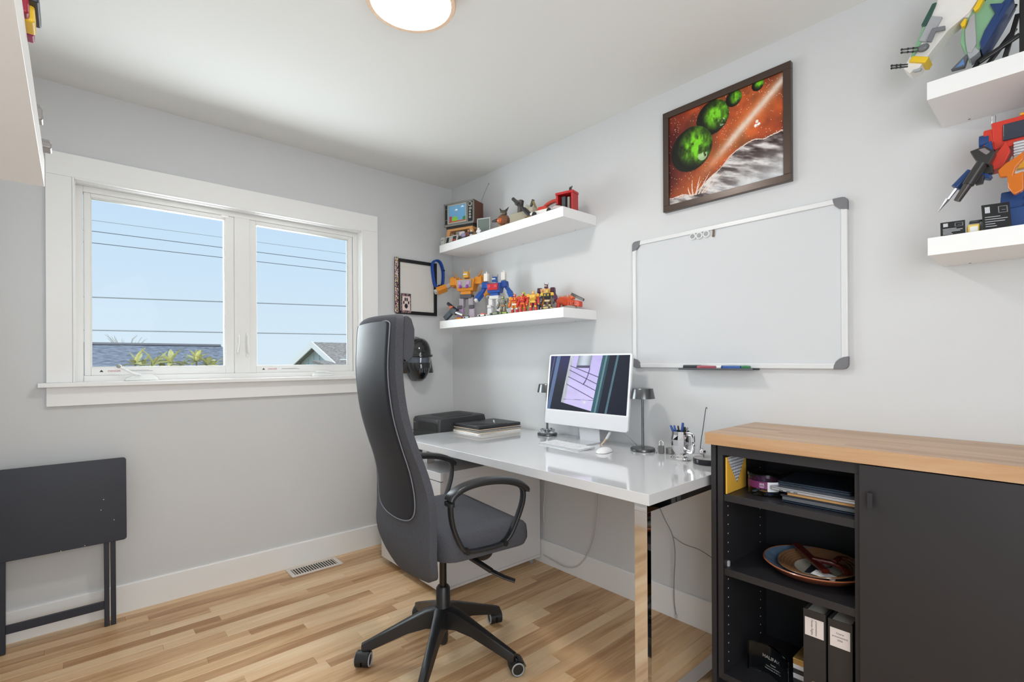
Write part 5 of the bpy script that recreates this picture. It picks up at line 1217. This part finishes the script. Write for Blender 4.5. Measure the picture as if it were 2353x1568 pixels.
for z_ in (.232, .160): B().box(-.110, -.090, -D2-.003, -D2, z_-.0015, z_+.0015).build('grille_bar', TG, tv)
b = B(); b.tube([(.105, .045, H1), (.125, .05, H1+.055), (.158, .06, H1+.125)], .0012, 6); an = b.build('antenna', GM, tv); B().ball((.158, .06, H1+.125), .003, 8, 6).build('antenna_tip', GM, tv)
# console with controller
cs = thing('toy_console', 'grey toy game console below the toy television', 'toy', (.362, -.165, ZU), R(19))
B().box(-.04, .055, -.02, .04, .0004, .05).build('lower_case', tm((96, 96, 98), .5), cs, bevel=.002); B().box(-.04, .02, -.022, .02, .05, .082).build('upper_case', tm((136, 138, 136), .5), cs, bevel=.002); B().box(.024, .05, -.024, -.02, .01, .06).build('door', tm((60, 60, 62), .5), cs); B().box(-.01, .03, -.026, -.022, .05, .075).build('cartridge_label', tm((226, 214, 206), .5), cs)
ct = thing('toy_controller', 'flat grey game controller with red buttons at the shelf corner', 'toy', (.338, -.244, ZU), R(8), rot=(R(-14), 0, R(8)))
B().box(-.055, .05, 0, .012, .0006, .052).build('case', tm((196, 194, 186), .5), ct, bevel=.002); B().box(-.048, .044, -.001, 0, .006, .044).build('face', tm((44, 44, 48), .5), ct); B().box(-.022, .012, -.0018, -.001, .008, .042).build('stripes', tm((176, 174, 168), .5), ct)
for x_ in (.020, .034): B().cyl((x_, -.001, .016), (x_, -.004, .016), .0055, seg=14).build('button', tm((206, 62, 40), .4), ct, smooth=40)
B().box(-.040, -.026, -.003, -.001, .019, .025).box(-.036, -.030, -.003, -.001, .014, .030).build('direction_pad', tm((24, 24, 26), .4), ct)
bx_ = thing('toy_block', 'pale grey toy block behind the game controller', 'toy', (.252, -.243, ZU), R(8)); B().box(-.018, .018, -.008, .008, .0004, .05).build('block', tm((176, 180, 174), .5), bx_, bevel=.002); B().box(-.014, .006, -.009, -.008, .03, .035).build('stripe', tm((120, 120, 118), .5), bx_)
# small framed diorama
df = thing('toy_display_frame', 'small grey frame with a tinted pane and tiny figures before it', 'toy', (.598, -.175, ZU), R(24))
fz = B(); h_, w_ = .118, .046
b = B()
for q in ((-w_, w_, h_-.008, h_), (-w_, w_, .0004, .008), (-w_, -w_+.007, .008, h_-.008), (w_-.007, w_, .008, h_-.008)): b.box(q[0], q[1], -.006, .006, q[2], q[3])
b.build('frame', tm((178, 184, 182), .4), df, bevel=.001); B().box(-w_+.006, w_-.006, -.002, .002, .006, h_-.006).build('pane', tm((116, 126, 120), .2), df)
def mini(lab, x_, y_, c1, c2, c3, h=.042):
    t = thing('minifigure', lab, 'toy', (x_, y_, ZU), R(20), group='tiny figures on the upper shelf')
    for s in (-1, 1): B().cb((s*h*.12, 0, h*.19), (h*.2, h*.2, h*.36)).build('leg', tm(c2), t)
    B().cb((0, 0, h*.55), (h*.48, h*.24, h*.36), None, .8).build('torso', tm(c1), t); B().cyl((0, 0, h*.75), (0, 0, h), h*.16, seg=12).build('head', tm(c3), t, smooth=40)
    for s in (-1, 1): B().cb((s*h*.3, -h*.05, h*.55), (h*.12, h*.14, h*.34), (R(-20), s*R(-12), 0)).build('arm', tm(c1), t)
mini('tiny white toy figure before the grey frame', .618, -.232, (234, 234, 236), (228, 228, 230), (236, 236, 236)); mini('tiny brown toy figure beside the console', .505, -.222, (120, 70, 60), (96, 54, 48), (170, 120, 90), .055)
mini('tiny black and white toy figure', .552, -.238, (60, 60, 66), (220, 220, 220), (226, 200, 170)); mini('tiny grey toy figure beside the white car block', .47, -.236, (150, 140, 170), (110, 110, 120), (200, 190, 190), .05)
# brown creature
cr = thing('toy_creature', 'brown and orange hunched toy creature with pointed ears', 'toy', (.772, -.165, ZU), R(25))
B().ball((0, 0, .068), (.040, .034, .036), 10, 7).build('body', tm((128, 84, 58)), cr); B().ball((.005, -.01, .105), (.022, .022, .02), 8, 6).build('head', tm((86, 76, 62)), cr); B().ball((-.012, -.026, .062), (.02, .016, .016), 8, 6).build('belly', tm((206, 104, 52)), cr)
for s in (-1, 1): B().cyl((.004+s*.012, -.006, .118), (.006+s*.03, -.004, .142), .009, .001, seg=6).build('ear', tm((60, 58, 54)), cr); B().cyl((s*.02, 0, .045), (s*.03, -.01, .001), .013, .015, seg=8).build('leg', tm((168, 150, 120)), cr)
B().cyl((-.03, -.01, .07), (-.062, -.03, .06), .012, .005, seg=8).build('claw', tm((56, 50, 46)), cr)
# beige tracked truck
tk_ = thing('toy_truck', 'beige tracked toy truck with a raised grey crane', 'toy', (.918, -.135, ZU), R(8)); BG = (176, 168, 146)
B().box(-.085, .085, -.035, .035, .004, .034).build('track', tm((120, 112, 98), .6), tk_, bevel=.008); B().box(-.08, .06, -.033, .033, .034, .085).build('bed', tm(BG, .5), tk_, bevel=.004); B().box(.03, .085, -.03, .03, .034, .10).build('cab', tm((190, 184, 164), .5), tk_, bevel=.008)
B().cyl((.02, -.015, .085), (.05, -.02, .098), .022, seg=16).build('turret', tm((200, 196, 180), .5), tk_, smooth=40); B().cb((-.03, 0, .115), (.022, .022, .07), (0, R(4), 0)).build('crane_post', tm((104, 96, 88), .5), tk_, bevel=.002); B().cyl((-.045, -.012, .15), (-.045, .012, .15), .016, seg=16).build('crane_drum', tm((112, 102, 92), .5), tk_, smooth=40); B().cb((-.022, 0, .15), (.016, .022, .026)).build('crane_head', tm((90, 84, 78), .5), tk_)
B().cb((.045, .01, .12), (.012, .01, .07), (0, R(25), 0)).build('boom', tm((84, 84, 66), .5), tk_); B().cb((.068, .01, .12), (.010, .01, .06), (0, R(-25), 0)).build('boom', tm((150, 130, 90), .5), tk_)
# dark rifle toy
rf = thing('toy_rifle', 'dark toy rifle propped up between the truck and the red car', 'toy', (1.035, -.222, ZU), R(4))
d = Vector((-.115, 0, .105)).normalized(); p0 = Vector((.03, 0, .018))
B().cyl(p0, p0+d*.07, .014, .013, seg=10).build('stock', tm((40, 38, 38)), rf, smooth=40); B().cyl(p0+d*.07, p0+d*.125, .009, seg=10).build('receiver', tm((46, 44, 44)), rf, smooth=40); B().cyl(p0+d*.125, p0+d*.185, .012, .010, seg=10).build('muzzle', tm((60, 60, 58)), rf, smooth=40); B().cb(p0+d*.10+Vector((.01, 0, .016)), (.008, .01, .028), (0, R(10), 0)).build('sight', tm((40, 38, 38)), rf)
B().box(.0, .05, -.02, .02, .0004, .016).build('rest', tm((120, 90, 50)), rf, bevel=.003)
# red and white car, red box, small jet
car('large red and white toy car on the upper shelf', (1.150, -.195, ZU), .165, 6, (232, 230, 226), (196, 60, 44), 'vehicles on the upper shelf')
ca = thing('toy_arch', 'curved red toy roof arch over the white car', 'toy', (1.150, -.125, ZU), R(6)); b = B(); b.sweep(catmull([(-.09, 0, .0065), (-.085, 0, .06), (-.05, 0, .088), (0, 0, .098), (.042, 0, .088), (.055, 0, .05), (.056, 0, .0065)], 5), rrect(.024, .016, .004)); b.build('arch', tm((200, 70, 52)), ca, smooth=50)
rb = thing('toy_booth', 'red open-fronted toy booth with a tiny bird on its roof', 'toy', (1.262, -.150, ZU), R(14)); RD = (188, 36, 40)
for q, nm in (((-.05, -.038, -.03, .03, .0004, .095), 'wall'), ((.038, .05, -.03, .03, .0004, .095), 'wall'), ((-.05, .05, .024, .03, .0004, .095), 'back'), ((-.052, .052, -.032, .032, .095, .108), 'roof')): B().box(*q).build(nm, tm(RD), rb, bevel=.002)
B().box(-.02, .0, -.02, .02, .0004, .085).build('post', tm((66, 74, 78)), rb); B().box(.012, .024, -.018, .02, .0004, .08).build('post', tm((150, 146, 138)), rb); B().ball((.02, 0, .122), (.008, .008, .014), 8, 6).build('bird', tm((50, 46, 44)), rb, smooth=50); B().cyl((.024, 0, .13), (.032, 0, .138), .005, .002, seg=6).build('beak', tm((50, 46, 44)), rb)
jf = thing('toy_jet', 'small pink-grey toy jet at the end of the upper shelf', 'toy', (1.262, -.215, ZU), R(-10))
b = B(); b.prism([(-.05, 0), (-.05, .022), (-.01, .03), (.03, .018), (.055, .006), (.05, 0)], lambda a, c, d: (a, d, c+.0004), -.016, .016); b.build('fuselage', tm((206, 190, 188)), jf, bevel=.003); b = B(); b.prism([(-.02, -.036), (-.02, .036), (.055, 0)], lambda a, c, d: (a, c, d), .006, .010); b.build('wing', tm((120, 116, 122)), jf); B().cb((-.012, 0, .030), (.03, .018, .012), None, .7).build('canopy', tm((70, 60, 58), .1), jf)

# --- large robot on the lower right shelf
def pxp(t, nm, pts, y, dep, m_, bevel=.002):
    """brick-built part: outline at distance y from the wall, given real thickness"""
    o = t.location; b = B(); b.loft([[Vector((wr(px, py, y).x-o.x, yy-o.y, wr(px, py, y).z-o.z)) for px, py in pts] for yy in (y, y+dep)]); return b.build(nm, m_, t, bevel=bevel)
RBT = thing('large_toy_robot', 'large red, blue and white brick-built robot aiming a black rifle', 'toy', (2.955, -.13, ZR1))
RED = tm((206, 54, 36)); BLU2 = tm((26, 64, 120)); WHT = tm((226, 226, 230)); BLK2 = tm((44, 42, 42)); SLV2 = tm((196, 198, 204), .25, metal=.7); NVY2 = tm((24, 36, 74))
TOR = mat('amber_clear', (236, 130, 24), .12, trans=.35, coat=.4)
def rb_(nm, c, d, m_, rot=None, taper=1.0, bevel=.003, par=None): return B().cb(c, d, rot, taper).build(nm, m_, par or RBT, bevel=bevel)
# legs stand on the shelf
for x_ in (-.045, .055):
    rb_('boot', (x_, -.01, .055), (.085, .10, .108), BLU2, None, .85); rb_('boot_step', (x_-.012, -.055, .03), (.06, .04, .058), BLU2)
    for k in range(4): rb_('boot_fin', (x_+.02, -.062, .03+.018*k), (.022, .012, .006), WHT, (R(25), 0, 0), bevel=.001)
    rb_('thigh', (x_, 0, .135), (.05, .06, .06), SLV2)
rb_('pelvis', (0, 0, .172), (.13, .075, .04), WHT); rb_('waist', (0, 0, .20), (.09, .07, .03), tm((120, 124, 130)))
rb_('grille', (-.02, -.045, .215), (.075, .02, .05), SLV2)
for k in range(6): rb_('grille_bar', (-.02, -.056, .196+.0075*k), (.073, .006, .003), WHT, bevel=.0005)
rb_('chest', (0, 0, .268), (.19, .10, .075), RED, None, 1.05); rb_('windscreen', (-.012, -.0535, .270), (.13, .008, .045), tm((52, 58, 72), .1)); rb_('windscreen_pillar', (-.02, -.058, .270), (.007, .006, .047), RED, bevel=.001)
rb_('belt', (-.035, -.05, .178), (.05, .02, .03), tm((232, 166, 50))); rb_('neck', (.0, 0, .318), (.05, .05, .03), WHT); rb_('head', (-.005, -.01, .348), (.055, .055, .05), NVY2, None, .85); rb_('amber_trim', (-.02, -.035, .312), (.05, .02, .008), tm((240, 160, 40)))
rb_('smokestack', (-.098, -.01, .315), (.010, .010, .05), SLV2); B().cyl((-.125, -.03, .262), (-.105, -.03, .262), .022, seg=20).build('shoulder_wheel', BLU2, RBT, smooth=40); rb_('shoulder', (-.098, -.01, .262), (.04, .08, .06), RED, None, .9)
pxp(RBT, 'upper_arm', [(2282, 362), (2312, 324), (2322, 346), (2304, 385), (2276, 392)], -.205, .05, RED); pxp(RBT, 'elbow', [(2262, 333), (2278, 322), (2284, 350), (2270, 345)], -.195, .04, BLU2)
pxp(RBT, 'rifle_body', [(2228, 348), (2262, 335), (2288, 348), (2272, 378), (2252, 376), (2240, 366)], -.245, .035, BLK2); pxp(RBT, 'rifle_sight', [(2247, 344), (2262, 339), (2276, 348), (2266, 356)], -.249, .006, tm((130, 120, 122)))
B().cyl(wr(2256, 376, -.235)-RBT.location, wr(2224, 425, -.240)-RBT.location, .013, seg=14).build('rifle_barrel', BLK2, RBT, smooth=40); B().cyl(wr(2224, 425, -.240)-RBT.location, wr(2199, 462, -.243)-RBT.location, .010, .008, seg=14).build('rifle_muzzle', tm((58, 54, 50)), RBT, smooth=40); pxp(RBT, 'rifle_grip', [(2246, 405), (2262, 400), (2258, 420), (2240, 424)], -.225, .02, BLK2)
B().cyl(wr(2232, 395, -.20)-RBT.location, wr(2196, 432, -.205)-RBT.location, .012, seg=14).build('blue_canister', BLU2, RBT, smooth=40); B().cyl(wr(2196, 434, -.205)-RBT.location, wr(2178, 458, -.207)-RBT.location, .006, .005, seg=8).build('blade_hilt', SLV2, RBT, smooth=40); B().cyl(wr(2178, 458, -.207)-RBT.location, wr(2156, 487, -.208)-RBT.location, .006, .0008, seg=6).build('blade', tm((130, 130, 134), .3, metal=.6), RBT)
pxp(RBT, 'forearm', [(2246, 402), (2258, 395), (2280, 402), (2274, 410), (2250, 408)], -.215, .03, BLU2); pxp(RBT, 'hand', [(2256, 376), (2282, 378), (2282, 396), (2258, 402)], -.215, .025, BLK2)
pxp(RBT, 'amber_axe', [(2292, 392), (2310, 375), (2325, 366), (2345, 352), (2353, 345), (2353, 365), (2335, 385), (2330, 400), (2353, 392), (2353, 436), (2330, 448), (2316, 432), (2314, 405), (2297, 408)], -.232, .018, TOR, .004)
# placards and small parts
def card(lab, px, py, w_, h_, rz, title):
    p = wr(px, py, -.235); t = thing('display_card', lab, 'card', (p.x, -.238, ZR1), rot=(R(-18), 0, R(rz)), group='black data cards on the right shelf')
    B().box(-w_/2, w_/2, -.0015, .0015, .0008, h_).build('plate', tm((30, 31, 33), .3), t); B().box(-w_/2+.004, w_/2-.004, .0, .018, .0004, .003).build('foot', tm((30, 31, 33), .3), t)
    ln = tm((196, 198, 202), .5); b = B()
    for k in range(5): b.box(-w_/2+.005, -w_/2+.005+w_*(.55, .8, .7, .35, .4)[k], -.0020, -.0016, h_*.50-h_*.09*k-.0008, h_*.50-h_*.09*k+.0008)
    b.build('printed_lines', ln, t); b = B(); b.box(-w_/2+.006, -w_/2+.016, -.0020, -.0016, h_*.66, h_*.9); b.build('shield_mark', ln, t); b = B()
    for q in ((.1, .62, .42, .64), (.1, .86, .42, .88), (.1, .62, .12, .88), (.4, .62, .42, .88), (.22, .72, .34, .74)): b.box(w_*(q[0]-.02), w_*q[2], -.0020, -.0016, h_*q[1], h_*q[3])
    b.build('line_drawing', tm((120, 124, 130), .5), t)
card('small black data card on the lower right shelf', 2190, 530, .052, .045, 10, ''); card('larger black data card before the big robot\'s boots', 2292, 510, .055, .078, 14, '')
t = thing('toy_face_block', 'small yellow and grey toy block between the black cards', 'toy', (2.825, -.205, ZR1), R(12)); B().box(-.018, .006, -.02, .012, .0004, .026).build('block', tm((226, 190, 70)), t, bevel=.002); B().box(-.014, .002, -.0215, -.02, .004, .02).build('pale_face', tm((226, 224, 220)), t); B().box(.008, .030, -.01, .02, .0004, .034).build('grey_block', tm((140, 142, 142)), t, bevel=.002); B().cb((.012, 0, .036), (.05, .02, .006)).build('dark_lid', tm((34, 34, 36)), t, bevel=.002)

# --- brick-built spaceship on the upper right shelf
SHP = thing('toy_spaceship', 'large white, green and yellow brick-built spaceship on a black stand', 'toy', (2.86, -.13, ZR2))
SW_ = tm((232, 230, 226)); SGN = tm((132, 178, 140)); SDG = tm((44, 84, 74)); SGY = tm((166, 168, 172)); SYL = tm((236, 196, 30)); SBL = tm((28, 58, 110)); SBK = tm((28, 28, 30))
pxp(SHP, 'wing', [(2076, 158), (2100, 112), (2148, 18), (2165, -30), (2245, -60), (2262, -20), (2225, 30), (2178, 70), (2140, 118), (2112, 156), (2090, 168)], -.190, .05, SW_)
pxp(SHP, 'wing_edge', [(2092, 130), (2104, 100), (2122, 58), (2132, 60), (2112, 108), (2098, 134)], -.194, .056, SGN); pxp(SHP, 'wing_edge', [(2116, 58), (2142, 8), (2152, 4), (2134, 50), (2124, 62)], -.196, .058, SDG); pxp(SHP, 'yellow_band', [(2088, 142), (2097, 128), (2135, 130), (2126, 144)], -.200, .06, SYL)
pxp(SHP, 'grey_panel', [(2110, 94), (2140, 36), (2166, 38), (2150, 66), (2130, 96)], -.199, .01, SGY); pxp(SHP, 'pipe', [(2128, 94), (2142, 64), (2172, 58), (2172, 68), (2150, 72), (2140, 96)], -.206, .008, tm((120, 122, 128))); pxp(SHP, 'hatch', [(2098, 160), (2118, 156), (2114, 162), (2100, 165)], -.20, .01, SGY, .0005)
for (a, c) in (((2120, 108), (2072, 114)), ((2118, 117), (2072, 121)), ((2086, 148), (2049, 151)), ((2086, 153), (2049, 157))):
    A_ = wr(*a, -.205)-SHP.location; Bq = wr(*c, -.225)-SHP.location; B().cyl(A_, Bq, .0022, seg=8).build('gun_barrel', SBK, SHP, smooth=40)
    for k in (.45, .7, 1.0): B().ball(A_.lerp(Bq, k), .0034, 8, 6).build('gun_bead', SBK, SHP, smooth=60)
B().ball(wr(2122, 110, -.205)-SHP.location, (.014, .01, .011), 14, 10).build('gun_turret', tm((110, 112, 116)), SHP, smooth=60)
pxp(SHP, 'link', [(2190, 42), (2222, 0), (2262, -30), (2270, 0), (2240, 20), (2228, 40)], -.185, .04, tm((222, 214, 210))); pxp(SHP, 'yellow_band', [(2206, 55), (2216, 42), (2222, 42), (2218, 58), (2210, 62)], -.20, .05, SYL); pxp(SHP, 'yellow_band', [(2236, 20), (2250, -5), (2262, -5), (2250, 18), (2240, 26)], -.20, .05, SYL)
pxp(SHP, 'hull', [(2206, 98), (2212, 60), (2234, 22), (2258, 0), (2300, -10), (2318, -10), (2280, 60), (2262, 95), (2250, 118), (2220, 124)], -.185, .07, SGN); pxp(SHP, 'hull_panel', [(2217, 70), (2228, 40), (2240, 28), (2244, 100), (2232, 122), (2222, 120), (2218, 95)], -.192, .01, tm((170, 170, 172)))
pxp(SHP, 'hull_stripe', [(2252, 96), (2262, 70), (2298, 10), (2318, -10), (2330, -10), (2300, 45), (2268, 98), (2254, 116)], -.194, .08, SBL); pxp(SHP, 'hull_panel', [(2274, 8), (2310, 6), (2292, 38)], -.196, .01, SBL); pxp(SHP, 'nose', [(2222, 122), (2240, 106), (2252, 116), (2244, 124), (2228, 136)], -.19, .05, SGY)
pxp(SHP, 'tail_fin', [(2184, 160), (2220, 124), (2224, 128), (2216, 152)], -.215, .02, tm((92, 94, 100))); pxp(SHP, 'fin_inset', [(2196, 156), (2214, 134), (2216, 148)], -.2165, .003, tm((90, 128, 180)), .0003)
def strut(a, c, y0_, y1_): A_ = wr(*a, y0_)-SHP.location; Bq = wr(*c, y1_)-SHP.location; B().sweep([A_, Bq], rrect(.010, .010, .002, 2), up=(0, 1, 0)).build('stand_strut', SBK, SHP)
o = SHP.location
def strut3(a, c): B().sweep([Vector(a)-o, Vector(c)-o], rrect(.011, .011, .002, 2), up=(0, 1, 0)).build('stand_strut', SBK, SHP)
zz = ZR2+.006
strut3((2.80, -.16, zz), (2.90, -.13, ZR2+.19)); strut3((2.875, -.17, zz), (2.905, -.13, ZR2+.16)); strut3((2.80, -.10, zz), (2.90, -.12, ZR2+.13)); strut3((2.915, -.17, zz), (2.915, -.15, ZR2+.20)); strut3((2.79, -.17, zz), (2.93, -.17, zz)); strut3((2.79, -.09, zz), (2.93, -.09, zz)); strut3((2.83, -.165, ZR2+.05), (2.91, -.16, ZR2+.09))
